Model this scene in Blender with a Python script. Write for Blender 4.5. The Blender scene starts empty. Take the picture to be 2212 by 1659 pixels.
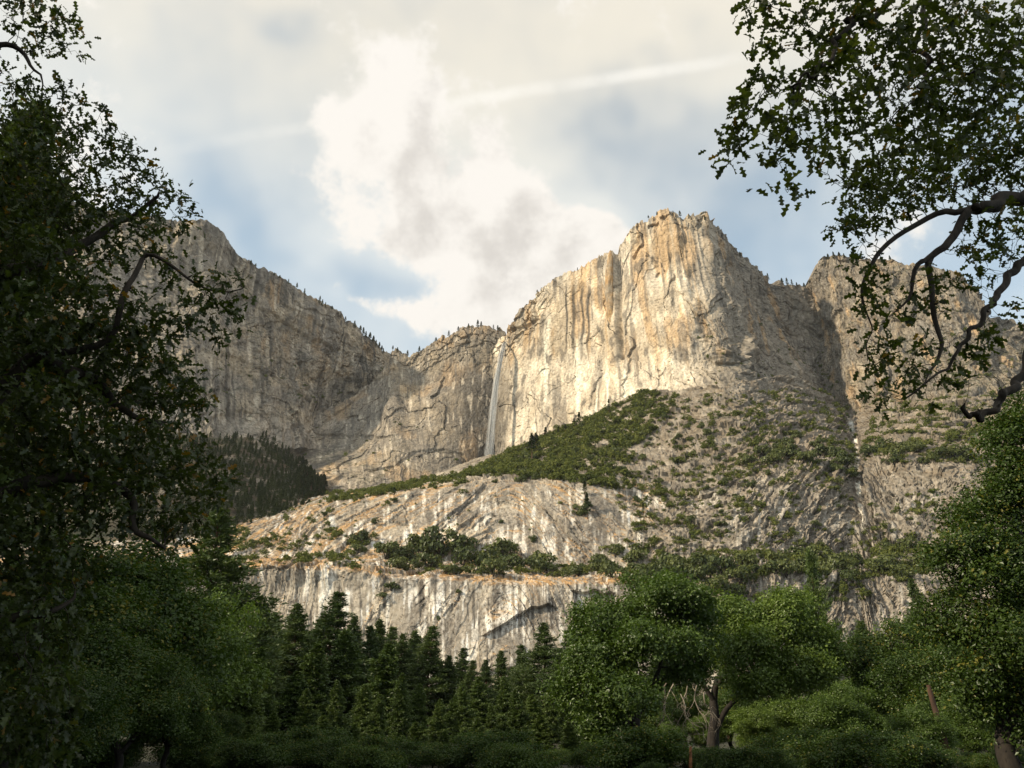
import bpy, math, random
import numpy as np
from mathutils import Vector, kdtree

random.seed(7)
RNG = np.random.default_rng(7)
R = math.radians
scene = bpy.context.scene
COL = scene.collection

# ------------------------------------------------------------------ camera
PITCH, HFOV, EYE = R(24.0), R(66.0), 1.65
FP = 1106.0 / math.tan(HFOV / 2)            # focal length in photo pixels (2212 wide)
cam_d = bpy.data.cameras.new('camera'); cam = bpy.data.objects.new('camera', cam_d); COL.objects.link(cam)
cam.location = (0, 0, EYE); cam.rotation_euler = (R(90) + PITCH, 0, 0)
cam_d.sensor_fit = 'HORIZONTAL'; cam_d.angle = HFOV; cam_d.clip_start = 0.05; cam_d.clip_end = 20000
scene.camera = cam

# ------------------------------------------------------------------ exposure, sampling
vs = scene.view_settings
vs.view_transform = 'Standard'; vs.look = 'None'; vs.gamma = 1.0; vs.use_curve_mapping = False
vs.exposure = 0.20
scene.cycles.use_denoising = True
scene.cycles.max_bounces = 6; scene.cycles.diffuse_bounces = 3; scene.cycles.glossy_bounces = 2
scene.cycles.transmission_bounces = 4; scene.cycles.transparent_max_bounces = 16; scene.cycles.volume_bounces = 0

# ------------------------------------------------------------------ sun and sky
SUN = Vector((-0.90, -0.30, 0.0)).normalized()
SUN_EL = R(31)
SUNV = Vector((SUN.x * math.cos(SUN_EL), SUN.y * math.cos(SUN_EL), math.sin(SUN_EL)))
sd = bpy.data.lights.new('sun', 'SUN'); sun = bpy.data.objects.new('sun', sd); COL.objects.link(sun)
sd.energy = 5.0; sd.angle = R(1.2); sd.color = (1.0, 0.83, 0.58)
sun.rotation_euler = (-SUNV).to_track_quat('-Z', 'Y').to_euler()


def ray(x, y):
    r = (np.asarray(x, float) - 1106.0) / FP; u = (829.5 - np.asarray(y, float)) / FP
    return np.stack([r + 0 * u, math.cos(PITCH) - u * math.sin(PITCH), math.sin(PITCH) + u * math.cos(PITCH)], -1)


def at(x, y, Y):
    """photo pixel seen at Y metres north of the camera"""
    d = ray(x, y)
    return d * (np.asarray(Y, float) / d[..., 1])[..., None] + np.array([0, 0, EYE])


def to_px(p):
    q = np.asarray(p, float) - np.array([0, 0, EYE])
    c, s = math.cos(PITCH), math.sin(PITCH)
    f = q[..., 1] * c + q[..., 2] * s; u = -q[..., 1] * s + q[..., 2] * c
    f = np.maximum(f, 1e-3)
    return 1106 + FP * q[..., 0] / f, 829.5 - FP * u / f


def azel(x, y):
    d = ray(x, y); d = d / np.linalg.norm(d)
    return math.atan2(d[0], d[1]), math.asin(d[2])


# node helpers -------------------------------------------------------------
class NT:
    def __init__(s, nt): s.nt = nt; nt.nodes.clear()
    def n(s, t, **kw):
        nd = s.nt.nodes.new(t)
        for k, v in kw.items():
            if k.startswith('i_'):
                key = k[2:]; key = int(key) if key.isdigit() else key.replace('_', ' ')
                if isinstance(v, bpy.types.NodeSocket): s.nt.links.new(v, nd.inputs[key])
                else: nd.inputs[key].default_value = v
            else: setattr(nd, k, v)
        return nd
    def math(s, op, a, b=0.0, clamp=False):
        nd = s.n('ShaderNodeMath', operation=op, use_clamp=clamp)
        for i, v in enumerate((a, b)):
            if isinstance(v, bpy.types.NodeSocket): s.nt.links.new(v, nd.inputs[i])
            else: nd.inputs[i].default_value = v
        return nd.outputs[0]
    def mix(s, f, a, b, blend='MIX'):
        nd = s.n('ShaderNodeMix', data_type='RGBA', blend_type=blend)
        for i, v in ((0, f), (6, a), (7, b)):
            if isinstance(v, bpy.types.NodeSocket): s.nt.links.new(v, nd.inputs[i])
            else: nd.inputs[i].default_value = v if i == 0 else (*v, 1.0)
        return nd.outputs[2]
    def ramp(s, f, lo, hi, a=0.0, b=1.0, smooth=True):
        nd = s.n('ShaderNodeMapRange', interpolation_type='SMOOTHSTEP' if smooth else 'LINEAR')
        s.nt.links.new(f, nd.inputs[0])
        for i, v in enumerate((lo, hi, a, b)): nd.inputs[i + 1].default_value = v
        return nd.outputs[0]
    def noise(s, vec, scale, detail=4.0, rough=0.55, dist=0.0, out=0):
        nd = s.n('ShaderNodeTexNoise', i_Scale=scale, i_Detail=detail, i_Roughness=rough, i_Distortion=dist)
        if vec is not None: s.nt.links.new(vec, nd.inputs['Vector'])
        return nd.outputs[out]
    def link(s, a, b): s.nt.links.new(a, b)


def make_world():
    w = bpy.data.worlds.new('World'); scene.world = w; w.use_nodes = True
    t = NT(w.node_tree)
    STR = 0.10
    sky = t.n('ShaderNodeTexSky', sky_type='NISHITA', sun_disc=False, sun_elevation=SUN_EL,
              sun_rotation=math.atan2(SUN.x, SUN.y), altitude=1200.0, air_density=1.0, dust_density=1.6, ozone_density=1.2)
    tc = t.n('ShaderNodeTexCoord').outputs['Generated']
    sep = t.n('ShaderNodeSeparateXYZ'); t.link(tc, sep.inputs[0])
    az = t.math('ARCTAN2', sep.outputs[0], sep.outputs[1])
    el = t.math('ARCSINE', sep.outputs[2])
    ae = t.n('ShaderNodeCombineXYZ'); t.link(az, ae.inputs[0]); t.link(el, ae.inputs[1])
    # domain warp of the direction (in radians)
    wn = t.noise(tc, 4.2, 3.0, 0.6, out=1)
    wv = t.n('ShaderNodeVectorMath', operation='SUBTRACT'); t.link(wn, wv.inputs[0]); wv.inputs[1].default_value = (0.5, 0.5, 0.5)
    ws = t.n('ShaderNodeVectorMath', operation='SCALE'); t.link(wv.outputs[0], ws.inputs[0]); ws.inputs[3].default_value = 0.30
    wa = t.n('ShaderNodeVectorMath', operation='ADD'); t.link(ae.outputs[0], wa.inputs[0]); t.link(ws.outputs[0], wa.inputs[1])
    AE = wa.outputs[0]

    def blob(px, py, rx, ry, rot, amp, src=AE):
        a, e = azel(px, py)
        m = t.n('ShaderNodeMapping', vector_type='TEXTURE')
        m.inputs['Location'].default_value = (a, e, 0); m.inputs['Rotation'].default_value = (0, 0, R(rot))
        m.inputs['Scale'].default_value = (rx / FP, ry / FP, 1); t.link(src, m.inputs[0])
        l = t.n('ShaderNodeVectorMath', operation='LENGTH'); t.link(m.outputs[0], l.inputs[0])
        return t.ramp(l.outputs['Value'], 1.35, 0.0, 0.0, amp)
    def total(bs):
        s = bs[0]
        for b in bs[1:]: s = t.math('ADD', s, b)
        return s
    cum = total([blob(*b) for b in CUMULUS])
    gaps = total([blob(*b) for b in BLUE])
    shade = total([blob(*b) for b in GREYS])
    n1 = t.noise(tc, 5.5, 6.0, 0.62)
    n3 = t.noise(tc, 15.0, 4.0, 0.62)
    sv = t.n('ShaderNodeVectorMath', operation='ADD'); t.link(tc, sv.inputs[0]); sv.inputs[1].default_value = tuple(0.035 * c for c in SUNV)
    n1s = t.noise(sv.outputs[0], 5.5, 6.0, 0.62)
    dens = t.math('ADD', t.math('SUBTRACT', t.math('MULTIPLY', cum, 0.8), gaps), t.math('MULTIPLY', t.math('SUBTRACT', n1, 0.5), 5.0))
    dens = t.math('ADD', dens, t.math('MULTIPLY', t.math('SUBTRACT', n3, 0.5), 1.7))
    cov = t.ramp(dens, 0.10, 0.80)
    # thin veil of high cloud over the whole sky, thicker and creamier overhead
    veil = t.math('ADD', t.math('SUBTRACT', t.noise(tc, 2.8, 4.0, 0.6), t.math('MULTIPLY', gaps, 0.26)), t.math('MULTIPLY', t.ramp(el, 0.45, 0.90), 0.20))
    veil = t.ramp(veil, 0.16, 0.74, 0.33, 0.95)
    veilc = t.mix(t.ramp(el, 0.50, 0.85), (7.4, 7.75, 7.7), (8.2, 7.65, 6.5))
    blue = t.mix(1.0, sky.outputs[0], (1.38, 1.92, 1.76), 'MULTIPLY')
    c = t.mix(veil, blue, veilc)
    # contrail: a thin great-circle band between two directions, fading out at its ends
    v0, v1 = ray(1000, 218), ray(1600, 118); nrm = Vector(np.cross(v0, v1)).normalized()
    wc = t.n('ShaderNodeVectorMath', operation='SCALE'); t.link(wv.outputs[0], wc.inputs[0]); wc.inputs[3].default_value = 0.02
    wca = t.n('ShaderNodeVectorMath', operation='ADD'); t.link(tc, wca.inputs[0]); t.link(wc.outputs[0], wca.inputs[1])
    dt = t.n('ShaderNodeVectorMath', operation='DOT_PRODUCT'); t.link(wca.outputs[0], dt.inputs[0]); dt.inputs[1].default_value = nrm
    band = t.ramp(t.math('ABSOLUTE', dt.outputs['Value']), 0.011, 0.001)
    ends = t.math('MULTIPLY', t.ramp(az, azel(300, 320)[0], azel(1050, 210)[0], 0.25, 1.0), t.ramp(az, azel(1720, 100)[0], azel(1450, 140)[0]))
    band = t.math('MULTIPLY', t.math('MULTIPLY', band, ends), t.ramp(n3, 0.28, 0.6, 0.15, 0.55))
    c = t.mix(band, c, (9.4, 9.1, 8.4))
    # cloud body: bright towards the sun, grey underneath
    lit = t.math('MULTIPLY', t.math('SUBTRACT', n1s, n1), 4.0)
    gr = t.math('ADD', t.math('MULTIPLY', shade, 0.65), t.math('ADD', lit, t.math('MULTIPLY', t.ramp(dens, 0.5, 2.2), 0.22)))
    body = t.mix(t.ramp(gr, 0.0, 1.0), (8.7, 8.3, 7.7), (6.4, 6.05, 5.6))
    c = t.mix(cov, c, body)
    w.cycles.sampling_method = 'NONE'
    bg = t.n('ShaderNodeBackground', i_Strength=STR); t.link(c, bg.inputs[0])
    out = t.n('ShaderNodeOutputWorld'); t.link(bg.outputs[0], out.inputs[0])


# centre x, y, radius x, y (photo pixels at f), tilt, amount
CUMULUS = [(800, 290, 240, 120, 10, .8), (910, 260, 170, 120, 0, .6), (860, 400, 230, 120, -32, .9), (1010, 420, 170, 120, 0, .75), (690, 310, 140, 80, -10, .6), (1080, 500, 240, 110, -15, .95),
           (1260, 545, 240, 75, -6, .9), (1020, 640, 250, 110, 0, 1.2), (950, 700, 160, 120, 0, 1.1), (1150, 610, 190, 110, 0, 1.0), (1350, 490, 120, 45, 0, .7),
           (430, 120, 150, 100, 0, .6), (500, 230, 200, 90, -10, .45), (680, 30, 150, 60, 0, .4), (930, 110, 300, 90, 0, .3),
           (820, 640, 80, 35, -25, .5), (1250, 80, 300, 110, 0, .2)]
BLUE = [(470, 440, 210, 110, -30, .6), (560, 80, 110, 60, 0, .5), (1290, 310, 220, 120, 10, .9), (1500, 330, 280, 170, 0, 1.15), (640, 560, 150, 90, -30, .5),
        (840, 590, 120, 60, 0, .48), (1650, 480, 260, 170, 0, 1.0)]
GREYS = [(960, 330, 60, 150, -10, .75), (960, 420, 190, 60, 15, .55), (1060, 520, 170, 70, -15, .9), (1180, 520, 120, 60, 0, .35), (1220, 90, 200, 80, 0, .25)]
make_world()

# ------------------------------------------------------------------ noise in numpy
_G = RNG.normal(size=(4096, 3)); _G /= np.linalg.norm(_G, axis=1)[:, None]; _G = _G.astype(np.float32)


def gnoise(p):
    p = np.asarray(p, np.float32); i = np.floor(p).astype(np.int64); f = (p - i).astype(np.float32)
    w = f * f * f * (f * (f * 6 - 15) + 10); out = np.zeros(p.shape[:-1], np.float32)
    for dx in (0, 1):
        wx = w[..., 0] if dx else 1 - w[..., 0]; hx = (i[..., 0] + dx) * 73856093
        for dy in (0, 1):
            wy = wx * (w[..., 1] if dy else 1 - w[..., 1]); hy = hx ^ ((i[..., 1] + dy) * 19349663)
            for dz in (0, 1):
                wz = wy * (w[..., 2] if dz else 1 - w[..., 2]); h = (hy ^ ((i[..., 2] + dz) * 83492791))
                g = _G[(h ^ (h >> 13)) & 4095]
                out += wz * (g[..., 0] * (f[..., 0] - dx) + g[..., 1] * (f[..., 1] - dy) + g[..., 2] * (f[..., 2] - dz))
    return out * 1.6


def fbm(p, o=4, lac=2.03, gain=.5):
    s = 0; a = 1.0; p = np.asarray(p, np.float32)
    for k in range(o): s = s + a * gnoise(p + 17.3 * k); p = p * lac; a *= gain
    return s


def ridged(p, o=4, lac=2.1, gain=.5):
    s = 0; a = 1.0; p = np.asarray(p, np.float32)
    for k in range(o): s = s + a * (1 - np.abs(gnoise(p + 11.7 * k)) * 2); p = p * lac; a *= gain
    return s


def cells(x, y, seed=0):
    """F2-F1 and a random value per cell, 2-d"""
    ix = np.floor(x).astype(np.int64); iy = np.floor(y).astype(np.int64)
    d1 = np.full(x.shape, 9.0, np.float32); d2 = d1.copy(); rid = np.zeros(x.shape, np.float32)
    for dx in (-1, 0, 1):
        for dy in (-1, 0, 1):
            h = ((ix + dx) * 374761393 + (iy + dy) * 668265263 + seed * 1442695) & 0x7fffffff
            h = ((h ^ (h >> 13)) * 1274126177) & 0x7fffffff
            a = (h & 1023) / 1023.; b = ((h >> 10) & 1023) / 1023.; c = ((h >> 20) & 1023) / 1023.
            d = np.hypot(ix + dx + a - x, iy + dy + b - y).astype(np.float32)
            m = d < d1
            d2 = np.where(m, d1, np.minimum(d2, d)); rid = np.where(m, c, rid); d1 = np.where(m, d, d1)
    return d2 - d1, rid


def facets(x, y, seed=0):
    """tilted planar facets per cell, and the distance to the cell border"""
    ix = np.floor(x).astype(np.int64); iy = np.floor(y).astype(np.int64)
    d1 = np.full(x.shape, 9.0, np.float32); d2 = d1.copy(); val = np.zeros(x.shape, np.float32)
    for dx in (-1, 0, 1):
        for dy in (-1, 0, 1):
            h = ((ix + dx) * 374761393 + (iy + dy) * 668265263 + seed * 1442695) & 0x7fffffff
            h = ((h ^ (h >> 13)) * 1274126177) & 0x7fffffff; h2 = ((h ^ (h >> 11)) * 1103515245) & 0x7fffffff
            a = (h & 1023) / 1023.; b = ((h >> 10) & 1023) / 1023.; c = ((h >> 20) & 1023) / 1023.
            qx = x - (ix + dx + a); qy = y - (iy + dy + b); d = np.hypot(qx, qy).astype(np.float32)
            v = c - .5 + (((h2 >> 5) & 255) / 255. - .5) * 1.5 * qx + (((h2 >> 15) & 255) / 255. - .5) * 1.5 * qy
            m = d < d1
            d2 = np.where(m, d1, np.minimum(d2, d)); val = np.where(m, v, val).astype(np.float32); d1 = np.where(m, d, d1)
    return d2 - d1, val


def sstep(x, a, b):
    t = np.clip((x - a) / (b - a), 0, 1); return t * t * (3 - 2 * t)


def inpoly(x, y, poly):
    r = np.zeros(np.shape(x), bool); n = len(poly)
    for k in range(n):
        x0, y0 = poly[k]; x1, y1 = poly[(k + 1) % n]
        if y0 == y1: continue
        r ^= ((y0 > y) != (y1 > y)) & (x < (x1 - x0) * (y - y0) / (y1 - y0) + x0)
    return r


# ------------------------------------------------------------------ mesh helpers
def mesh_np(name, verts, faces, smooth=False, attrs=None, mats=None, midx=None):
    """faces: (n,k) int array or list of such arrays"""
    me = bpy.data.meshes.new(name)
    if not isinstance(faces, list): faces = [faces]
    faces = [np.asarray(f, np.int32) for f in faces if len(f)]
    verts = np.asarray(verts, np.float32)
    me.vertices.add(len(verts)); me.vertices.foreach_set('co', verts.ravel())
    nl = sum(f.size for f in faces); npoly = sum(len(f) for f in faces)
    me.loops.add(nl); me.polygons.add(npoly)
    me.loops.foreach_set('vertex_index', np.concatenate([f.ravel() for f in faces]))
    tot = np.concatenate([np.full(len(f), f.shape[1], np.int32) for f in faces])
    st = np.concatenate([[0], np.cumsum(tot)[:-1]]).astype(np.int32)
    me.polygons.foreach_set('loop_start', st); me.polygons.foreach_set('loop_total', tot)
    me.polygons.foreach_set('use_smooth', np.full(npoly, smooth, bool))
    if midx is not None: me.polygons.foreach_set('material_index', np.asarray(midx, np.int32))
    for m in (mats or []): me.materials.append(m)
    if attrs:
        for k, v in attrs.items():
            v = np.asarray(v, np.float32)
            if v.ndim == 1:
                a = me.attributes.new(k, 'FLOAT', 'POINT'); a.data.foreach_set('value', v)
            else:
                a = me.attributes.new(k, 'FLOAT_COLOR', 'POINT')
                a.data.foreach_set('color', np.concatenate([v, np.ones((len(v), 1), np.float32)], 1).ravel())
    me.update(calc_edges=True); return me


def link(name, me, parent=None, loc=None):
    o = bpy.data.objects.new(name, me); COL.objects.link(o)
    if parent is not None: o.parent = parent
    if loc is not None: o.location = loc
    return o


def tag(o, label=None, cat=None, group=None, kind=None):
    if label: o['label'] = label
    if cat: o['category'] = cat
    if group: o['group'] = group
    if kind: o['kind'] = kind
    return o


def mat(name):
    m = bpy.data.materials.new(name); m.use_nodes = True
    return m, NT(m.node_tree)


def grid_faces(nv, nu):
    a = (np.arange(nv - 1)[:, None] * nu + np.arange(nu - 1)[None, :]).ravel()
    return np.stack([a, a + nu, a + nu + 1, a + 1], 1)


def catmull(C, n):
    """C (k,...) control points -> n samples, uniform Catmull-Rom"""
    k = len(C); t = np.linspace(0, k - 1, n); i = np.minimum(t.astype(int), k - 2); f = (t - i).reshape(-1, *([1] * (C.ndim - 1)))
    Cp = np.concatenate([2 * C[:1] - C[1:2], C, 2 * C[-1:] - C[-2:-1]])
    a, b, c, d = Cp[i], Cp[i + 1], Cp[i + 2], Cp[i + 3]
    return .5 * (2 * b + (c - a) * f + (2 * a - 5 * b + 4 * c - d) * f ** 2 + (3 * b - a - 3 * c + d) * f ** 3)


def lin(C, t, n):
    """piecewise linear through nodes at parameters t"""
    s = np.linspace(0, 1, n); i = np.clip(np.searchsorted(t, s, 'right') - 1, 0, len(t) - 2)
    f = ((s - t[i]) / (t[i + 1] - t[i])).reshape(-1, *([1] * (C.ndim - 1)))
    return C[i] * (1 - f) + C[i + 1] * f


def blur_v(G, n):
    for _ in range(n): G[1:-1] = .25 * G[:-2] + .5 * G[1:-1] + .25 * G[2:]
    return G


def normals(G):
    du = np.gradient(G, axis=1); dv = np.gradient(G, axis=0)
    n = np.cross(dv, du); l = np.linalg.norm(n, axis=-1, keepdims=True)
    n = n / np.maximum(l, 1e-9)
    return n

# ------------------------------------------------------------------ rock material
def rock_material():
    m, t = mat('granite')
    geo = t.n('ShaderNodeNewGeometry'); pos = geo.outputs['Position']
    col = t.n('ShaderNodeAttribute', attribute_name='Col').outputs['Color']
    mp = t.n('ShaderNodeMapping'); mp.inputs['Scale'].default_value = (0.42, 0.42, 0.020); t.link(pos, mp.inputs[0])
    streak = t.noise(mp.outputs[0], 1.0, 4.0, 0.62)
    n_fine = t.noise(pos, 0.22, 4.0, 0.65)
    c = t.mix(1.0, col, t.mix(t.ramp(n_fine, 0.28, 0.72), (0.70, 0.68, 0.66), (1.18, 1.18, 1.18)), 'MULTIPLY')
    sm = t.n('ShaderNodeAttribute', attribute_name='Streak').outputs['Fac']
    c = t.mix(t.math('MULTIPLY', t.ramp(streak, 0.50, 0.66), sm, True), c, (0.055, 0.050, 0.047))
    c = t.mix(t.math('MULTIPLY', t.ramp(streak, 0.46, 0.36), t.math('MULTIPLY', sm, 0.55), True), c, (0.56, 0.54, 0.50))
    mc = t.n('ShaderNodeMapping'); mc.inputs['Scale'].default_value = (1, 1, 1.5); mc.inputs['Rotation'].default_value = (.2, .35, .1); t.link(pos, mc.inputs[0])
    crk = t.math('ABSOLUTE', t.math('SUBTRACT', t.noise(mc.outputs[0], 0.045, 4.0, 0.55), 0.5))
    c = t.mix(t.ramp(crk, 0.010, 0.002, 0.0, 0.6), c, (0.06, 0.05, 0.04))
    bp = t.n('ShaderNodeBump', i_Strength=0.8, i_Distance=0.9)
    mp2 = t.n('ShaderNodeMapping'); mp2.inputs['Scale'].default_value = (1, 1, 0.55); t.link(pos, mp2.inputs[0])
    t.link(t.noise(mp2.outputs[0], 0.2, 4.0, 0.65), bp.inputs['Height'])
    b = t.n('ShaderNodeBsdfPrincipled', i_Roughness=0.85); b.inputs['Specular IOR Level'].default_value = 0.2
    t.link(c, b.inputs['Base Color']); t.link(bp.outputs[0], b.inputs['Normal'])
    o = t.n('ShaderNodeOutputMaterial'); t.link(b.outputs[0], o.inputs[0])
    return m


GRANITE = rock_material()
GREY = np.array([.34, .305, .262]); TAN = np.array([.40, .335, .25]); ORANGE = np.array([.44, .285, .14]); PALE = np.array([.50, .445, .365])
DARK = np.array([.10, .092, .083]); STRAW = np.array([.46, .27, .105]); SOIL = np.array([.19, .15, .105])
SURF = {}


def mixc(c, k, w): w = np.clip(w, 0, 1)[..., None]; return c * (1 - w) + np.asarray(k) * w


def line_dist(x, y, pts):
    """distance in photo pixels to a polyline"""
    d = np.full(x.shape, 1e9)
    for (x0, y0), (x1, y1) in zip(pts[:-1], pts[1:]):
        t = np.clip(((x - x0) * (x1 - x0) + (y - y0) * (y1 - y0)) / ((x1 - x0) ** 2 + (y1 - y0) ** 2), 0, 1)
        d = np.minimum(d, np.hypot(x - x0 - t * (x1 - x0), y - y0 - t * (y1 - y0)))
    return d


def contrast(C, G, S, H, k=.55):
    """desert varnish, lichen and clean scars, then colour contrast raised in place of deep shadows"""
    v = fbm(P3(S / 17, H / 42, 91.), 4) + .6 * fbm(G / 60 + 7, 2)
    C = mixc(C, DARK * 1.4, sstep(v, .28, .75) * .62); C = mixc(C, C * 1.3, sstep(v, -.25, -.7) * .8)
    l = C.mean(-1, keepdims=True); return np.clip(C * (l / l.mean()) ** k, .02, .72)


def cliff(name, cols, nu, nv, prof, disp, colour, cap=True, jag=6.):
    """cols: (x_top, y_top, Y_top, x_bot, y_bot, Y_bot); prof: fractions (v, depth fraction)"""
    c = np.array(cols, float)
    top = at(c[:, 0], c[:, 1], c[:, 2]); bot = at(c[:, 3], c[:, 4], c[:, 5])
    T = catmull(top, nu); B = catmull(bot, nu)
    pv = np.array(prof, float); v = np.linspace(0, 1, nv)
    g = np.interp(v, pv[:, 0], pv[:, 1]); gz = v
    G = np.empty((nv, nu, 3))
    for k in (0, 1): G[..., k] = T[None, :, k] * (1 - g[:, None]) + B[None, :, k] * g[:, None]
    G[..., 2] = T[None, :, 2] * (1 - gz[:, None]) + B[None, :, 2] * gz[:, None]
    G = blur_v(G, 6)
    # parameter space in metres: s along the wall, h down it
    ds = np.linalg.norm(np.diff((T + B) / 2, axis=0), axis=1); s = np.concatenate([[0], np.cumsum(ds)])
    h = np.linalg.norm(T - B, axis=1).mean() * v
    S, H = np.meshgrid(s, h)
    N = normals(G)
    px, py = to_px(G)
    D = disp(G, S, H, np.broadcast_to(v[:, None], S.shape), px, py)
    N[..., 2] *= .35; N /= np.linalg.norm(N, axis=-1, keepdims=True)
    G = G + N * D[..., None]
    vv = np.broadcast_to(v[:, None], S.shape)      # broken skyline
    G[..., 2] += sstep(vv, .07, 0) * jag * (1.5 * (cells(S / 17, H / 17, 61)[1] - .5) + .8 * fbm(P3(S / 6, H / 9, 2.), 2))
    if cap:   # the plateau behind the rim
        back = []
        for q, (dy, dz) in enumerate(((14, 3), (60, -3), (260, -30))):
            r = G[0].copy(); r[:, 1] += dy; r[:, 2] += dz + (fbm(np.stack([r[:, 0] / 30, r[:, 1] / 30, 0 * r[:, 0] + q], -1), 3) * 3 if q < 2 else 0); back.append(r)
        G = np.concatenate([np.array(back[::-1]), G])
        pad = 3
    else: pad = 0
    N2 = normals(G); px, py = to_px(G)
    Sx = np.concatenate([np.repeat(S[:1], pad, 0), S]); Hx = np.concatenate([np.repeat(H[:1], pad, 0), H]); Dx = np.concatenate([np.repeat(D[:1], pad, 0), D])
    C, K = colour(G, N2, Sx, Hx, Dx, px, py)
    C[pad:] *= (1 - .45 * CRACK[0])[..., None]  # cracks darkened in the colour, for their shade as well as lichen
    C = contrast(C, G, Sx, Hx)
    me = mesh_np(name, G.reshape(-1, 3), grid_faces(*G.shape[:2]), False, {'Col': C.reshape(-1, 3), 'Streak': np.broadcast_to(K, G.shape[:2]).ravel()}, [GRANITE])
    o = link(name, me); tag(o, kind='structure')
    SURF[name] = (G, N2, px, py)
    return o


def cracks(a, b, sa, sb, seed, w=.06):
    e, r = cells(a / sa, b / sb, seed); return sstep(e, w, 0), r


def P3(*a): return np.stack(np.broadcast_arrays(*a), -1)


CRACK = [None]


def relief(G, S, H, big, flute, rough, seed=0, stretch=1.5):
    """big swells, vertical flutes, and peeled slabs and facets with crisp edges at several sizes"""
    w1 = fbm(G / 55 + seed, 3); w2 = fbm(G / 55 + seed + 31, 3)
    d = big * fbm(G / 190 + seed, 2); ck = 0
    if np.max(flute) > 0: d = d + flute * (ridged(P3(S / 75 + .3 * w1, H / 500 + .2 * w2, seed + 3.), 3) - .8)
    a, b = S + 22 * w1, H + 22 * w2
    for sc, am, cw, k in ((74, 5.0, .012, 1), (30, 3.0, .03, 2), (12, 1.5, .06, 3)):
        e, v = facets(a / sc + seed, b / (sc * stretch) + seed, seed + k)
        amp = am * (1 if k == 1 else rough)
        edge = sstep(e, cw * 1.3, 0) * (v > -.15); ck = np.maximum(ck, edge * (1, .8, .5)[k - 1])
        d = d + amp * v - .55 * amp * edge
    CRACK[0] = ck
    return d + .9 * (.35 + rough) * fbm(G / 7, 2)


# --- far left wall -------------------------------------------------------
def d_left(G, S, H, V, px, py):
    ramp = line_dist(px, py, [(560, 740), (640, 790), (740, 800), (830, 850)])
    rk = sstep(ramp, 110, 20)
    d = 1.5 * relief(G, S, H, 14, 4.5 - 2 * rk, .8 + .5 * rk, 2, 2.0)
    d += 11 * sstep(V, .15, .03) * sstep(py, 720, 560)          # cap rock
    for pts, am in (([(440, 600), (520, 640), (600, 690), (690, 745), (760, 770)], 9), ([(500, 560), (580, 640), (650, 690), (740, 730), (820, 780)], 6), ([(460, 760), (560, 800), (640, 850), (700, 880)], 7), ([(440, 900), (520, 890), (600, 905)], 5)):
        rd = py - np.interp(px, [q[0] for q in pts], [q[1] for q in pts]) + 7 * fbm(G / 35, 3); d += am * sstep(rd, 3, -3) * sstep(rd, -70, -3) * sstep(px, pts[0][0] - 20, pts[0][0] + 30) * sstep(px, pts[-1][0] + 10, pts[-1][0] - 40)
    return d + 10 * sstep(ramp, 34, 4) + 6 * np.abs(fbm(G / 22, 3)) * rk


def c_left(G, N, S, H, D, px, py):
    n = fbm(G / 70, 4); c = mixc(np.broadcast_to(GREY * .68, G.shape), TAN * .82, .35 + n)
    o = sstep(fbm(P3(S / 45, H / 130, 2.), 4), .05, .5) * sstep(py, 860, 700) * sstep(px, 500, 580)
    c = mixc(c, ORANGE * .75, o * .7)
    st = sstep(fbm(P3(S / 9, H / 150, 9.), 4) + .6 * fbm(P3(S / 50, H / 90, 33.), 2), .15, .6)
    c = mixc(c, DARK * 1.1, st * .8); c = mixc(c, PALE * .85, sstep(fbm(P3(S / 9, H / 150, 39.), 3), .25, .6) * .6)
    c = mixc(c, GREY * .95, sstep(py, 890, 925) * sstep(px, 470, 500) * .7)
    veg = sstep(N[..., 2], .45, .75) * (fbm(G / 18, 3) > -.15); c = mixc(c, (.05, .055, .03), veg * .8)
    return c, .15 + .35 * sstep(fbm(P3(S / 60, H / 120, 57.), 2), -.1, .4)


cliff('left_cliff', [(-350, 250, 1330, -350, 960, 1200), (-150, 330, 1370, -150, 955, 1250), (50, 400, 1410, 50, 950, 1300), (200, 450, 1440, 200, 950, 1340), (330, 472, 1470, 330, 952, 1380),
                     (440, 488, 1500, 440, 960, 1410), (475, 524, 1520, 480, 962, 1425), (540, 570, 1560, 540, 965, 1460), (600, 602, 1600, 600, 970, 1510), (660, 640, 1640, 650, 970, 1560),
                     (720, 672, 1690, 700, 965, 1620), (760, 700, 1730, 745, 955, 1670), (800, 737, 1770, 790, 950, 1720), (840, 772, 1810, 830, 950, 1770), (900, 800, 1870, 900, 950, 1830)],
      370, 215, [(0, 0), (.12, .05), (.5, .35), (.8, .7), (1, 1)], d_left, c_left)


# --- dome slab and the wall behind the fall ------------------------------
def d_mid(G, S, H, V, px, py):
    slab = sstep(px, 900, 800)
    d = relief(G, S + .55 * H * slab, H, 10, 1.6 * (1 - slab), .55, 5, 1.3)
    rim = sstep(V, .26, .04) * sstep(px, 860, 930); ck2, r2 = cracks(S, H, 17, 13, 5, .09)
    d += rim * (8 * (r2 - .5) - 4 * ck2) + 8 * sstep(V, .22, .06) * sstep(px, 880, 940)
    f = line_dist(px, py, [(1092, 735), (1078, 800), (1068, 870), (1062, 940), (1056, 1000)])
    d -= 10 * sstep(f, 70, 8)                                    # recess where the water comes down
    for pts in ([(860, 1000), (900, 975), (960, 970), (1000, 985), (1010, 1005)], [(640, 940), (780, 942), (860, 945)], [(700, 1060), (740, 1030), (850, 1005)], [(590, 970), (680, 925), (760, 875), (850, 800)]):
        d -= 5 * sstep(line_dist(px, py + 4 * fbm(G / 30, 2), pts), 5, 1)
    return d


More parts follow.
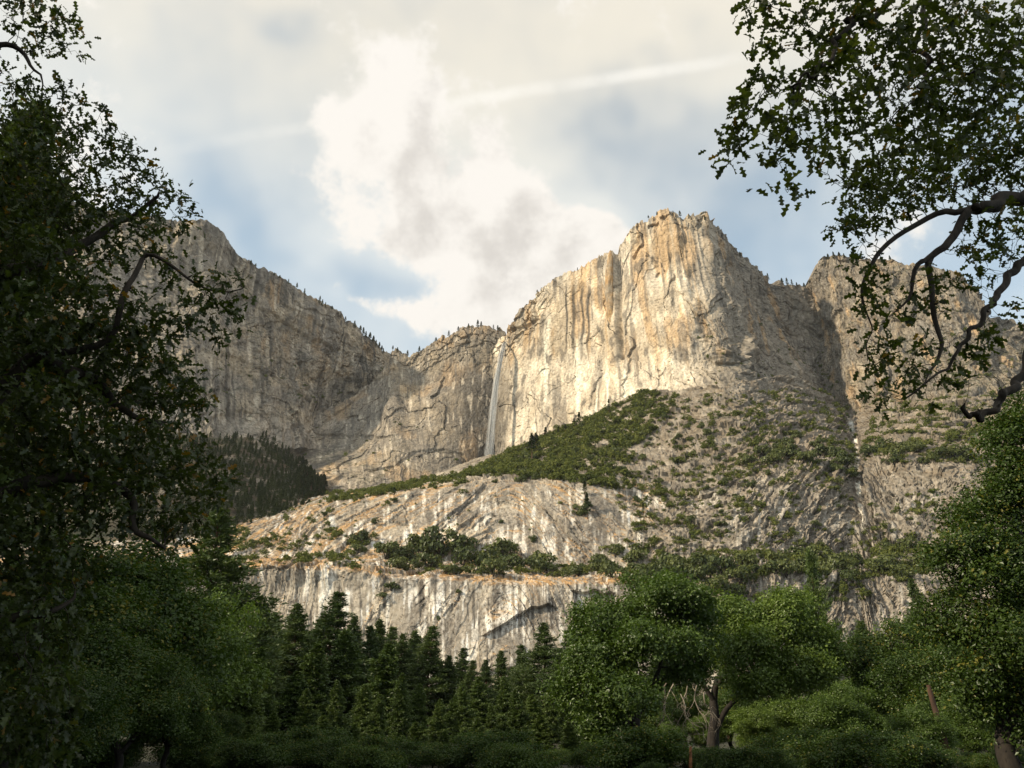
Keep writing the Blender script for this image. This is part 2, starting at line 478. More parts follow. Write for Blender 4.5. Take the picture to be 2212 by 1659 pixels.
def c_mid(G, N, S, H, D, px, py):
    n = fbm(G / 75, 4); c = mixc(np.broadcast_to(GREY * .70, G.shape), TAN * .74, .35 + n * .9)
    c = mixc(c, ORANGE * .95, sstep(fbm(G / 110 + 4, 3), .1, .55) * .42)
    f = line_dist(px, py, [(1092, 735), (1078, 800), (1068, 870), (1062, 940), (1056, 1000)])
    wet = sstep(f + 26 * fbm(P3(S / 16, H / 60, 2.), 3), 150, 40) * sstep(py, 735, 850) * (.75 + .25 * sstep(fbm(P3(S / 9, H / 90, 1.), 3), -.3, .3))
    c = mixc(c, DARK * 1.0, wet * .88)
    c = mixc(c, DARK * 1.6, sstep(fbm(P3(S / 6, H / 150, 9.), 4), .22, .55) * .6)
    c = mixc(c, PALE, sstep(fbm(P3(S / 10, H / 60, 19.), 3), .3, .6) * .5)
    pink = sstep(np.hypot((px - 1012) / 22, (py - 970) / 42), 1.1, .7); c = mixc(c, ORANGE * .85, pink * .35)
    veg = sstep(N[..., 2], .62, .85) * sstep(fbm(G / 16, 3), -.2, .1); c = mixc(c, (.055, .06, .03), veg * .7)
    return c, .35


cliff('fall_cliff', [(545, 1010, 1590, 575, 1110, 1400), (580, 955, 1620, 620, 1110, 1350), (640, 915, 1640, 670, 1105, 1340), (700, 888, 1650, 720, 1100, 1345), (770, 855, 1655, 780, 1090, 1360), (825, 808, 1660, 830, 1080, 1385),
                     (850, 757, 1670, 865, 1070, 1410), (885, 770, 1670, 900, 1060, 1430), (930, 745, 1660, 945, 1050, 1455), (965, 725, 1640, 975, 1040, 1480), (1000, 711, 1620, 1005, 1030, 1500), (1050, 704, 1600, 1035, 1020, 1520),
                     (1085, 716, 1590, 1055, 1015, 1532), (1105, 736, 1590, 1075, 1010, 1545), (1180, 760, 1610, 1140, 1010, 1590)],
      390, 245, [(0, 0), (.3, .12), (.6, .45), (1, 1)], d_mid, c_mid)


# --- the big lit wall and its buttress ----------------------------------
def d_main(G, S, H, V, px, py):
    rb = sstep(px + .25 * (py - 600), 1450, 1640)                # 0 on the sheer west face, 1 on the broken east flank
    d = relief(G, S, H, 9, 1.6 + 6.5 * rb, .45 + .95 * rb, 9, 2.2)
    up = sstep(V, .62, .25) * sstep(px, 1330, 1400); d += up * 6 * (ridged(P3(S / 34, H / 420, 13.), 2) - .6)
    d -= 11 * sstep(line_dist(px, py, [(1334, 525), (1338, 640), (1342, 770)]), 8, 1)          # chimney behind the spire
    d += 6 * sstep(line_dist(px, py, [(1322, 580), (1326, 680), (1320, 790)]), 20, 6) * sstep(V, 0.02, .12)
    for pts, am in (([(1440, 470), (1470, 560), (1500, 640), (1480, 760)], 8), ([(1510, 480), (1570, 600), (1620, 720), (1600, 830)], 12), ([(1400, 490), (1390, 600), (1420, 700), (1440, 800)], 5), ([(1560, 520), (1640, 640), (1700, 760), (1740, 840)], 9)):
        d += am * sstep(line_dist(px + 10 * fbm(G / 60, 2), py, pts), 30, 4) * (.7 + .7 * fbm(G / 50, 2))   # ribs
    rim = sstep(V, .32, .10) * sstep(px, 1215, 1150); ck2, r2 = cracks(S, H, 20, 16, 5, .09); d += rim * (9 * (r2 - .4) - 5 * ck2)
    top = sstep(V, .12, .02) * sstep(px, 1360, 1400) * sstep(px, 1590, 1540); d += top * (12 * (cells(S / 15, H / 12, 21)[1] - .5))
    d += 13 * inpoly(px, py, [(1532, 780), (1560, 752), (1605, 738), (1640, 752), (1620, 775), (1590, 790), (1545, 792)]) * (.6 + fbm(G / 25, 2))
    d -= 9 * sstep(line_dist(px, py, [(1150, 640), (1165, 690), (1120, 710), (1090, 718)]), 7, 2)
    return d


def c_main(G, N, S, H, D, px, py):
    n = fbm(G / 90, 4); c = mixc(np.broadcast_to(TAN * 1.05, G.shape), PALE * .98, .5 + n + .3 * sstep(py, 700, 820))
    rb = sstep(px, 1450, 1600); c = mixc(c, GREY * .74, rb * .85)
    og = sstep(fbm(P3(S / 26, H / 190, 2.), 4) + .8 * fbm(P3(S / 110, H / 150, 62.), 2) + .3 * sstep(py, 800, 560) - .35 * rb, .10, .60) * sstep(py, 900, 690)
    c = mixc(c, ORANGE, og * .60)
    dk = sstep(fbm(P3(S / 9, H / 190, 9.), 3) + .8 * fbm(P3(S / 60, H / 130, 49.), 2) + .25 * sstep(py, 760, 620) * sstep(px, 1420, 1380), .22, .7); c = mixc(c, DARK * 2.0, dk * .55)
    for x0, w in ((1240, 7), (1258, 5), (1272, 3), (1222, 3)):
        dd = np.abs(px - x0 - 5 * fbm(P3(S / 30, H / 60, 1.), 2)); c = mixc(c, DARK * .9, sstep(dd, w, 1) * sstep(py, 600, 640) * sstep(py, 800, 720) * .8)
    for x0, y0, y1, w in ((1312, 800, 880, 5), (1248, 760, 880, 9), (1290, 830, 900, 4), (1180, 700, 860, 8), (1350, 810, 870, 6)):
        dd = np.abs(px - x0 - 6 * fbm(P3(S / 25, H / 60, 4.), 2)); c = mixc(c, (.62, .57, .48), sstep(dd, w, 1) * sstep(py, y0 - 40, y0) * sstep(py, y1 + 30, y1) * .8)
    f = line_dist(px, py, [(1088, 745), (1078, 800), (1070, 870), (1064, 940), (1060, 1000)])
    wet = sstep(f + 14 * fbm(P3(S / 14, H / 50, 2.), 3), 46, 12) * sstep(py, 745, 880); c = mixc(c, DARK * 1.2, wet * .75)
    veg = sstep(N[..., 2], .45, .8) * sstep(fbm(G / 14, 3), -.1, .2) * (.35 + .65 * rb); c = mixc(c, (.06, .06, .033), veg * .75)
    low = sstep(py, 780, 850) * rb; c = mixc(c, SOIL, low * .25)
    return c, .10 + .30 * sstep(fbm(P3(S / 80, H / 160, 77.), 2), -.1, .4)


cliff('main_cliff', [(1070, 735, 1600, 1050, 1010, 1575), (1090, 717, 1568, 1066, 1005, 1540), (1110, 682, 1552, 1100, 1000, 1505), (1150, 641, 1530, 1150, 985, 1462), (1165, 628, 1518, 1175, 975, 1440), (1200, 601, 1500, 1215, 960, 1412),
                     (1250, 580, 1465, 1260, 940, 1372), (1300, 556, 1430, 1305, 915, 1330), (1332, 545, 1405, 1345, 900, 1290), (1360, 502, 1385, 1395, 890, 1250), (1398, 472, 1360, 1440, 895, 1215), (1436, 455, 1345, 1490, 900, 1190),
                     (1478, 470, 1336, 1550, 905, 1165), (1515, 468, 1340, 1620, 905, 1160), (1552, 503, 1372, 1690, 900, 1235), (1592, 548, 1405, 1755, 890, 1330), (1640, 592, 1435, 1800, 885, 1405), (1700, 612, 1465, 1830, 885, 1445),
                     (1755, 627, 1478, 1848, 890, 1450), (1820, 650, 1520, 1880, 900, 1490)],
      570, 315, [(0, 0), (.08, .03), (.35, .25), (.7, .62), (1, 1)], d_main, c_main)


# --- the rock spire standing off the wall ---------------------------------
def spire():
    nv, nu = 70, 28; v = np.linspace(0, 1, nv); a = np.linspace(0, 2 * np.pi, nu)
    base, tip = at(1324, 790, 1378), at(1317, 540, 1398)
    cx = base[None] * (1 - v[:, None]) + tip[None] * v[:, None]
    cx[:, 0] += 2.5 * np.sin(v * 7)
    r = np.interp(v, [0, .25, .55, .8, .93, .985, 1], [11, 11.5, 9.5, 8, 5.5, 2.5, .2])
    G = np.empty((nv, nu, 3))
    wob = 1 + .28 * fbm(P3(np.cos(a)[None] * 1.3, np.sin(a)[None] * 1.3, v[:, None] * 9.), 4)
    G[..., 0] = cx[:, None, 0] + r[:, None] * np.cos(a)[None] * wob; G[..., 1] = cx[:, None, 1] + r[:, None] * np.sin(a)[None] * wob; G[..., 2] = cx[:, None, 2]
    C = mixc(np.broadcast_to(TAN, G.shape), ORANGE, .55 + fbm(G / 20, 3)); C = mixc(C, DARK * 1.6, sstep(fbm(P3(a[None] * 2, v[:, None] * 4, 1.), 3), .1, .5) * .6)
    f = grid_faces(nv, nu)[:, ::-1]
    me = mesh_np('rock_spire', G.reshape(-1, 3), f, True, {'Col': C.reshape(-1, 3), 'Streak': np.full(nv * nu, .3)}, [GRANITE])
    tag(link('rock_spire', me), kind='structure')


spire()


# --- the peaks on the right ------------------------------------------------
def d_right(G, S, H, V, px, py):
    d = relief(G, S + .2 * H, H, 12, 8, 1.5, 14, 2.2)
    return d + 10 * sstep(V, .10, .01) * (cells(S / 16, H / 14, 4)[1] - .4)


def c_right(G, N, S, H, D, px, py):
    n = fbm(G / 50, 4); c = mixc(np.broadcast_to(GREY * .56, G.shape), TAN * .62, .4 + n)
    c = mixc(c, DARK * 1.8, sstep(fbm(P3(S / 9, H / 110, 9.), 4), .12, .5) * .65)
    c = mixc(c, ORANGE * .95, sstep(fbm(P3(S / 30, H / 70, 29.), 3), .25, .6) * .5)
    veg = sstep(N[..., 2], .35, .62) * sstep(fbm(G / 18, 3), -.3, .05); c = mixc(c, (.055, .06, .03), veg * .85)
    return c, .45


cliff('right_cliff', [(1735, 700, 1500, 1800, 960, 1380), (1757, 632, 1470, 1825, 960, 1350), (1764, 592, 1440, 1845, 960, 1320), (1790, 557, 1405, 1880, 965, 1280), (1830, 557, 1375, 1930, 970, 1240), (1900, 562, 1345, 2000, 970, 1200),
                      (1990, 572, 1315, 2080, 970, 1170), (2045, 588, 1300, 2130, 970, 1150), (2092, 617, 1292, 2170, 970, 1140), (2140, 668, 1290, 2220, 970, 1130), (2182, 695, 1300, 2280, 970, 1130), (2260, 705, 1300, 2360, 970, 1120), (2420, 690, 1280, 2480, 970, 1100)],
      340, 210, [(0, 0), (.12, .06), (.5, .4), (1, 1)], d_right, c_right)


# --- forested side valley on the left -----------------------------------
def patch(name, xs, rows, tv, nu, nv, disp, colour, smooth_v=5, cap=False):
    """rows: list of (y per x, Y per x)"""
    W = np.array([at(np.array(xs, float), np.array(y, float), np.array(Y, float)) for y, Y in rows])
    Wu = np.stack([catmull(w, nu) for w in W])
    G = blur_v(lin(Wu, np.array(tv, float), nv), smooth_v)
    mid = G[nv // 2]; S = np.concatenate([[0], np.cumsum(np.linalg.norm(np.diff(mid, axis=0), axis=1))])[None] + 0 * G[..., 0]
    H = np.concatenate([np.zeros((1, nu)), np.cumsum(np.linalg.norm(np.diff(G, axis=0), axis=2), axis=0)])
    N = normals(G); px, py = to_px(G); V = np.broadcast_to(np.linspace(0, 1, nv)[:, None], S.shape)
    D, lift = disp(G, N, S, H, V, px, py)
    Nh = N.copy(); Nh[..., 2] *= .5; Nh /= np.linalg.norm(Nh, axis=-1, keepdims=True)
    G = G + Nh * D[..., None]; G[..., 2] += lift
    N2 = normals(G); px, py = to_px(G)
    C, K = colour(G, N2, S, H, V, px, py)
    if name == 'lower_slopes': C = contrast(C * (1 - .45 * CRACK[0])[..., None], G, S, H, .35)  # crack shade and lichen go into the slope's colour too
    me = mesh_np(name, G.reshape(-1, 3), grid_faces(nv, nu), False, {'Col': C.reshape(-1, 3), 'Streak': np.broadcast_to(K, G.shape[:2]).ravel()}, [GRANITE])
    o = tag(link(name, me), kind='structure'); SURF[name] = (G, N2, px, py)
    return o


def d_gully(G, N, S, H, V, px, py): return 5 * fbm(G / 60, 4) + 2 * fbm(G / 14, 3), 0


def c_gully(G, N, S, H, V, px, py):
    c = mixc(np.broadcast_to(np.array([.035, .042, .026]), G.shape), SOIL * .45, .3 + fbm(G / 30, 3)); return mixc(c, GREY, sstep(fbm(G / 35 + 3, 3), .35, .5) * .6), 0.


gx = [-300, -100, 100, 250, 400, 480, 570, 640, 720]
patch('side_valley', gx, [([930, 930, 930, 930, 938, 944, 953, 1000, 1060], [1180, 1230, 1280, 1340, 1395, 1430, 1480, 1470, 1420]),
                          ([1060, 1060, 1060, 1060, 1050, 1045, 1045, 1050, 1080], [1050, 1060, 1080, 1130, 1180, 1220, 1300, 1330, 1340]),
                          ([1240, 1240, 1230, 1210, 1195, 1180, 1150, 1125, 1110], [860, 870, 880, 900, 930, 960, 1030, 1110, 1220])],
      [0, .5, 1], 160, 120, d_gully, c_gully)

# --- talus, slabs and the two lower cliff bands ---------------------------
EX = [-250, 0, 200, 380, 500, 600, 690, 800, 900, 1000, 1060, 1120, 1200, 1300, 1390, 1480, 1600, 1700, 1790, 1845, 1895, 2000, 2100, 2250, 2450]
Ea = ([1180, 1175, 1170, 1160, 1138, 1108, 1072, 1058, 1038, 1008, 990, 962, 930, 888, 848, 846, 826, 815, 850, 880, 868, 868, 862, 855, 850],
      [900, 910, 930, 960, 1020, 1110, 1270, 1370, 1410, 1460, 1490, 1480, 1395, 1305, 1235, 1180, 1150, 1235, 1340, 1390, 1275, 1185, 1150, 1130, 1110])
Eb = ([1200, 1195, 1190, 1180, 1162, 1128, 1100, 1078, 1058, 1046, 1041, 1038, 1042, 1052, 1072, 1062, 1035, 1012, 1002, 1012, 985, 985, 985, 980, 975],
      [830, 835, 840, 855, 880, 910, 935, 945, 940, 930, 925, 915, 905, 900, 900, 905, 905, 905, 915, 922, 905, 890, 880, 870, 860])
Ec = ([1225, 1225, 1222, 1220, 1214, 1203, 1200, 1203, 1208, 1213, 1216, 1218, 1220, 1220, 1225, 1222, 1190, 1180, 1182, 1188, 1185, 1185, 1180, 1180, 1180],
      [770, 770, 772, 775, 785, 795, 800, 805, 810, 815, 815, 815, 812, 808, 800, 795, 800, 815, 825, 832, 820, 800, 790, 780, 770])
Ed = ([1235, 1232, 1230, 1226, 1222, 1222, 1228, 1236, 1248, 1255, 1258, 1262, 1262, 1258, 1262, 1272, 1258, 1248, 1246, 1250, 1250, 1250, 1250, 1250, 1250],
      [700, 700, 702, 705, 708, 706, 702, 695, 690, 688, 687, 686, 686, 688, 690, 692, 690, 690, 695, 698, 695, 690, 685, 680, 670])
Ee = ([1572] * 25, [640] * 4 + [638, 636, 632, 628, 625, 622, 622, 621, 621, 622, 625, 628, 630, 632, 636, 640, 636, 632, 628, 620, 610])
CORNER = [(905, 1250), (918, 1320), (935, 1385), (990, 1430)]
ROOF = [(1050, 1375), (1090, 1352), (1140, 1320), (1185, 1312)]
CREEK = [(1800, 850), (1835, 905), (1848, 960), (1850, 1020), (1858, 1090), (1868, 1150), (1874, 1195)]


def d_slope(G, N, S, H, V, px, py):
    steep = sstep(N[..., 2], .80, .45)
    low = sstep(py, 1225, 1275); mid = sstep(py, 1030, 1060) * (1 - sstep(py, 1205, 1235)); right = sstep(px, 1330, 1480)
    left = sstep(px, 950, 800) * mid
    d = relief(G * 1.5, (S + .4 * H * left) * 1.5, H * 1.5, 7, .5 * steep, .7 + .6 * right, 21, .8) * (.9 + .2 * right - .72 * low * (1 - .6 * right) - .45 * mid * (1 - right))
    # ledges: uneven steps down the bands, here and there
    q = H / 34 + 1.3 * fbm(P3(S / 90, H / 70, 7.), 3); msk = sstep(fbm(P3(S / 60, H / 40, 17.), 3), -.25, .35)
    d += (1.2 * low + 2.2 * mid) * ((q % 1.0) - .5) * msk; bl = facets(S / 16, H / 9, 83); d += (low + mid) * (1.5 * bl[1] - .8 * sstep(bl[0], .06, 0)) * msk
    lp = 6 * fbm(P3(S / 20, H / 20, 3.), 2)
    d -= 6 * low * sstep(px + lp, 930 + (py - 1250) * .15, 905 + (py - 1250) * .15)        # inside corner of the lower wall
    rd = py - np.interp(px, [p[0] for p in ROOF], [p[1] for p in ROOF]) + lp * .6
    d += 5.0 * low * sstep(rd, -70, 0) * (rd < 0) * sstep(px, 1030, 1060) * sstep(px, 1215, 1180)   # arched roof
    d += 4 * low * inpoly(px + lp, py + lp, [(1030, 1385), (1120, 1390), (1140, 1440), (1040, 1450)])
    d -= 5 * low * inpoly(px + lp, py + lp, [(1240, 1275), (1330, 1278), (1330, 1330), (1240, 1340)])
    ckd = line_dist(px + 2 * fbm(G / 25, 2), py, CREEK); d -= 6 * sstep(ckd, 10, 2)       # creek slot
    return d, 2.0 * np.abs(fbm(G / 15 + 2, 3)) * (1 - steep)


def c_slope(G, N, S, H, V, px, py):
    n = fbm(G / 45, 4); c = mixc(np.broadcast_to(GREY * .78, G.shape), PALE * .78, .35 + n)
    right = sstep(px, 1330, 1500); c = mixc(c, GREY * .70, right * .7)
    c = mixc(c, TAN * .74, sstep(px, 900, 650) * sstep(py, 1230, 1150) * .6)
    low = sstep(py, 1225, 1270); mid = sstep(py, 1040, 1070) * (1 - low)
    # water marks: dark and pale runs down the bands
    st = fbm(P3(S / 3.6, H / 60, 9.), 4) - .18 + .8 * fbm(P3(S / 30, H / 45, 19.), 2)
    c = mixc(c, DARK * 1.2, sstep(st, .10, .42) * (low * .85 + mid * .5) * (1 - .5 * right))
    st2 = fbm(P3(S / 4.0, H / 70, 39.), 4) - .08 + .7 * fbm(P3(S / 40, H / 40, 89.), 2); c = mixc(c, (.60, .575, .53), sstep(st2, .14, .42) * (low * .85 + mid * .8) * (1 - .6 * right))
    c = mixc(c, GREY * .70, sstep(fbm(G / 26 + 8, 3), .15, .5) * low * .5)
    # dry grass on the flats
    fl = sstep(N[..., 2], .56, .80); g = fl * sstep(fbm(P3(S / 22, H / 6, 3.), 4) + .9 * fbm(P3(S / 90, H / 30, 43.), 2), .0, .5) * sstep(px, 1480, 1380)
    c = mixc(c, STRAW * (1 + .25 * fbm(G / 4, 2))[..., None], g * sstep(py, 1030, 1050) * .9)
    rim = sstep(np.abs(py - np.interp(px, EX, Ed[0]) + 7 + 9 * fbm(G / 20 + 9, 2)), 15, 3) * sstep(fbm(P3(S / 16, H / 5, 3.), 4), -.25, .25) * sstep(px, 480, 540) * sstep(px, 1400, 1375)
    c = mixc(c, STRAW * .95 * (1 + .3 * fbm(G / 3, 2))[..., None], rim * .95)
    ta = sstep(N[..., 2], .35, .7) * sstep(fbm(G / 15 + 6, 4), -.1, .3); c = mixc(c, SOIL * 1.1, ta * sstep(px, 1330, 1450) * .65)
    tal = sstep(py, 1050, 1020) * sstep(px, 980, 1010); c = mixc(c, SOIL, tal * sstep(fbm(G / 22, 3), -.1, .3) * .5)
    ckd = line_dist(px + 2 * fbm(G / 25, 2), py, CREEK); c = mixc(c, (.58, .55, .50), sstep(ckd, 9, 3) * sstep(fbm(P3(S / 3, H / 12, 2.), 3), -.2, .2) * sstep(py, 890, 920))
    c = mixc(c, DARK * .8, sstep(np.abs(ckd - 9), 5, 1) * .5)
    return c, (.75 * low + .5 * mid) * (1 - .55 * right) * (.35 + .65 * sstep(fbm(P3(S / 45, H / 45, 71.), 2), -.3, .25)) + .10


patch('lower_slopes', EX, [Ea, Eb, Ec, Ed, Ee], [0, .28, .52, .62, 1], 920, 420, d_slope, c_slope, 4)


# --- valley floor ----------------------------------------------------------
def ground():
    xs = np.concatenate([-np.geomspace(3000, 30, 40), np.linspace(-28, 28, 57), np.geomspace(30, 3000, 40)])
    ys = np.concatenate([-np.geomspace(2500, 10, 24), np.linspace(-8, 90, 100), np.geomspace(92, 900, 60)])
    X, Y = np.meshgrid(xs, ys[::-1]); Z = .12 * fbm(P3(X / 6, Y / 6, 0.), 3) * (np.abs(Y) < 300) + 9 * sstep(Y, 420, 640)
    Z -= .12 * sstep(np.hypot(X, Y), 3, 0)
    m, t = mat('forest_floor'); pos = t.n('ShaderNodeNewGeometry').outputs['Position']
    n = t.noise(pos, .5, 6., .6); c = t.mix(t.ramp(n, .35, .65), (.022, .019, .012), (.026, .032, .012))
    c = t.mix(t.ramp(t.noise(pos, 3.0, 6., .6), .5, .7), c, (.05, .04, .022))
    bp = t.n('ShaderNodeBump', i_Strength=.8, i_Distance=.1); t.link(t.noise(pos, 4., 6., .6), bp.inputs['Height'])
    b = t.n('ShaderNodeBsdfPrincipled', i_Roughness=.95); t.link(c, b.inputs['Base Color']); t.link(bp.outputs[0], b.inputs['Normal'])
    o = t.n('ShaderNodeOutputMaterial'); t.link(b.outputs[0], o.inputs[0])
    me = mesh_np('ground', np.stack([X, Y, Z], -1).reshape(-1, 3), grid_faces(*X.shape), True, None, [m])
    tag(link('ground', me), kind='structure')


ground()

# ------------------------------------------------------------------ foliage and bark materials
def leaf_material(name, lo, hi, accent=None, trans=.35, gloss=.06, acc_at=.93):
    m, t = mat(name)
    tint = t.n('ShaderNodeAttribute', attribute_name='Tint').outputs['Fac']
    rnd = t.n('ShaderNodeObjectInfo').outputs['Random']
    c = t.mix(tint, lo, hi)
    if accent: c = t.mix(t.ramp(tint, acc_at, acc_at + .04), c, accent)
    c = t.mix(1.0, c, t.mix(rnd, (.70, .76, .7), (1.25, 1.2, 1.15)), 'MULTIPLY')
    d = t.n('ShaderNodeBsdfDiffuse'); t.link(c, d.inputs[0])
    tr = t.n('ShaderNodeBsdfTranslucent'); t.link(t.mix(1.0, c, (1.25, 1.35, .6), 'MULTIPLY'), tr.inputs[0])
    mx = t.n('ShaderNodeMixShader', i_0=trans); t.link(d.outputs[0], mx.inputs[1]); t.link(tr.outputs[0], mx.inputs[2])
    res = mx.outputs[0]
    if gloss:
        g = t.n('ShaderNodeBsdfGlossy', i_Roughness=.42); g.inputs[0].default_value = (.9, .95, 1, 1)
        m2 = t.n('ShaderNodeMixShader', i_0=gloss); t.link(res, m2.inputs[1]); t.link(g.outputs[0], m2.inputs[2]); res = m2.outputs[0]
    o = t.n('ShaderNodeOutputMaterial'); t.link(res, o.inputs[0])
    return m


def bark_material(name, a, b, sc=6.):
    m, t = mat(name)
    tc = t.n('ShaderNodeTexCoord').outputs['Object']; mp = t.n('ShaderNodeMapping'); mp.inputs['Scale'].default_value = (1, 1, .25); t.link(tc, mp.inputs[0])
    n = t.noise(mp.outputs[0], sc, 4., .6); c = t.mix(t.ramp(n, .35, .65), a, b)
    bp = t.n('ShaderNodeBump', i_Strength=.7, i_Distance=.03); t.link(n, bp.inputs['Height'])
    bs = t.n('ShaderNodeBsdfPrincipled', i_Roughness=.9); t.link(c, bs.inputs['Base Color']); t.link(bp.outputs[0], bs.inputs['Normal'])
    o = t.n('ShaderNodeOutputMaterial'); t.link(bs.outputs[0], o.inputs[0])
    return m


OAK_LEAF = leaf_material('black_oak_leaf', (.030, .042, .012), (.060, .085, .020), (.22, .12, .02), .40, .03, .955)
SUNNY_OAK = leaf_material('sunlit_oak_leaf', (.040, .055, .013), (.095, .115, .026), (.26, .15, .025), .50, .03, .955)  # oak leaf brightened in colour and translucency to look sunlit
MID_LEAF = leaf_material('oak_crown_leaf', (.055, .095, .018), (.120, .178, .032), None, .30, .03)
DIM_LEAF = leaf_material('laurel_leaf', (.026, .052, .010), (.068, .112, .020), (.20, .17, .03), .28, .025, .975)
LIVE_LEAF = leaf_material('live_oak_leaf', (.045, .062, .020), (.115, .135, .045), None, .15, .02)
SHRUB_LEAF = leaf_material('scrub_leaf', (.062, .080, .026), (.155, .172, .055), None, .15, .0)
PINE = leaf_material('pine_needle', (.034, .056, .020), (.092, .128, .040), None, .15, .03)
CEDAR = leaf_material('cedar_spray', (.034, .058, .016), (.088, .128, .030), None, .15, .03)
FAR_PINE = leaf_material('far_pine_needle', (.026, .040, .018), (.058, .076, .032), None, .1, .0)
BARK = bark_material('oak_bark', (.014, .011, .008), (.042, .033, .025))
PINE_BARK = bark_material('pine_bark', (.06, .032, .018), (.14, .075, .042), 3.)
DARK_BARK = bark_material('shaded_oak_bark', (.008, .006, .005), (.022, .017, .013))  # oak bark again, with shade put into its darker colour
DEAD = bark_material('bare_twig_bark', (.20, .165, .125), (.33, .29, .23))

LEAF = np.array([(0, 0), (.19, .20), (.08, .36), (.31, .52), (.11, .64), (.21, .86), (0, 1), (-.21, .86), (-.11, .64), (-.31, .52), (-.08, .36), (-.19, .20)])
CARD = np.array([(0, 0), (.34, .38), (.06, 1), (-.30, .55)])


def unit(v): return v / np.maximum(np.linalg.norm(v, axis=-1, keepdims=True), 1e-9)


def leaves(pos, axis, nrm, size, tmpl, fold=.35):
    """place one flat leaf per row; returns verts (n*k,3), faces (n,k)"""
    y = unit(axis); x = unit(np.cross(y, nrm)); z = np.cross(x, y); k = len(tmpl)
    tx, ty = tmpl[:, 0], tmpl[:, 1]; tz = fold * np.abs(tx) - .18 * ty ** 2
    s = np.asarray(size).reshape(-1, 1, 1)
    V = pos[:, None] + s * (x[:, None] * tx[None, :, None] + y[:, None] * ty[None, :, None] + z[:, None] * tz[None, :, None])
    n = len(pos); F = np.arange(n * k).reshape(n, k)
    return V.reshape(-1, 3), F


def rvec(rng, n): return unit(rng.normal(size=(n, 3)))


# ------------------------------------------------------------------ branching by space colonisation
def colonize(A, pos, par, step, d_inf, d_kill, iters, rng, jitter=.25, droop=0.):
    pos = [np.array(p, float) for p in pos]; par = list(par); P = np.array(pos); kids = np.zeros(len(P), int)
    D = np.linalg.norm(A[:, None] - P[None], axis=2); near = D.argmin(1); dist = D.min(1); alive = np.ones(len(A), bool)
    for it in range(iters):
        m = alive & (dist < d_inf) & (kids[near] < 3)
        if not m.any(): break
        idx = near[m]; dirs = unit(A[m] - P[idx]); acc = np.zeros_like(P); np.add.at(acc, idx, dirs)
        g = np.unique(idx); d = unit(acc[g]) + jitter * rng.normal(size=(len(g), 3)); d[:, 2] -= droop
        new = P[g] + step * unit(d)
        kids[g] += 1; base = len(P); P = np.concatenate([P, new]); par += list(g); kids = np.concatenate([kids, np.zeros(len(g), int)])
        ai = np.where(alive)[0]; DD = np.linalg.norm(A[ai][:, None] - new[None], axis=2); j = DD.argmin(1); dm = DD[np.arange(len(ai)), j]
        b = dm < dist[ai]; near[ai[b]] = base + j[b]; dist[ai[b]] = dm[b]
        alive &= dist > d_kill
    return P, np.array(par)


def radii(P, par, tip, ex=2.4, fixed=None):
    n = len(P); w = np.zeros(n); ch = np.zeros(n, int)
    for i in range(1, n):
        if par[i] >= 0: ch[par[i]] += 1
    w[ch == 0] = tip ** ex
    for i in range(n - 1, 0, -1):
        if par[i] >= 0: w[par[i]] += w[i]
    r = np.maximum(w, tip ** ex) ** (1 / ex)
    if fixed is not None: r[:len(fixed)] = np.maximum(r[:len(fixed)], fixed)
    return r, ch


def chains(P, par, r):
    n = len(P); kids = [[] for _ in range(n)]
    for i in range(n):
        if par[i] >= 0: kids[par[i]].append(i)
    out = []; stack = [(i, -1) for i in range(n) if par[i] < 0]
    while stack:
        i, p = stack.pop(); c = [p, i] if p >= 0 else [i]
        while kids[i]:
            k = sorted(kids[i], key=lambda q: -r[q])
            for q in k[1:]: stack.append((q, i))
            i = k[0]; c.append(i)
        if len(c) > 1: out.append(np.array(c))
    return out


def tube(pts, rad, k):
    t = unit(np.gradient(pts, axis=0)); ref = np.array([.31, .77, .55]); a = unit(ref - (t @ ref)[:, None] * t); b = np.cross(t, a)
    th = np.arange(k) * 2 * np.pi / k
    V = pts[:, None] + rad[:, None, None] * (a[:, None] * np.cos(th)[None, :, None] + b[:, None] * np.sin(th)[None, :, None])
    n = len(pts); i = np.arange(n - 1)[:, None] * k; j = np.arange(k)[None]; j2 = (j + 1) % k
    F = np.stack([i + j, i + j2, i + k + j2, i + k + j], -1).reshape(-1, 4)
    return V.reshape(-1, 3), F


RJ = np.random.default_rng(12)


class Geo:
    def __init__(s): s.v = []; s.f = {}; s.t = []; s.n = 0
    def add(s, V, F, tint=0.5):
        F = np.asarray(F); s.f.setdefault(F.shape[1], []).append(F + s.n); s.v.append(V); s.n += len(V)
        s.t.append(np.full(len(V), tint) if np.isscalar(tint) else tint)
    def mesh(s, name, m, smooth=False):
        return mesh_np(name, np.concatenate(s.v), [np.concatenate(f) for f in s.f.values()], smooth, {'Tint': np.concatenate(s.t)}, [m])


def limbs_to_nodes(paths, sub):
    """paths: list of (points (n,3), radii, index of (path, point) it leaves from or None)"""
    pos, par, rad, where = [], [], [], []
    for pts, rr, frm in paths:
        pts = np.array(pts, float); n = max(3, int(np.linalg.norm(np.diff(pts, axis=0), axis=1).sum() / sub)); q = catmull(pts, n); jt = .55 * sub * RJ.normal(size=(n, 3)); jt = blur_v(jt, 3); jt[0] = 0; q = q + jt; rq = np.interp(np.linspace(0, 1, n), np.linspace(0, 1, len(rr)), rr)
        ids = []; first = -1
        if frm is not None:
            c = np.array([pos[i] for i in where[frm]]); first = where[frm][int(np.linalg.norm(c - q[0], axis=1).argmin())]
        for i in range(n):
            par.append(first if i == 0 else len(pos) - 1); pos.append(q[i]); rad.append(rq[i]); ids.append(len(pos) - 1)
        where.append(ids)
    return pos, par, np.array(rad)


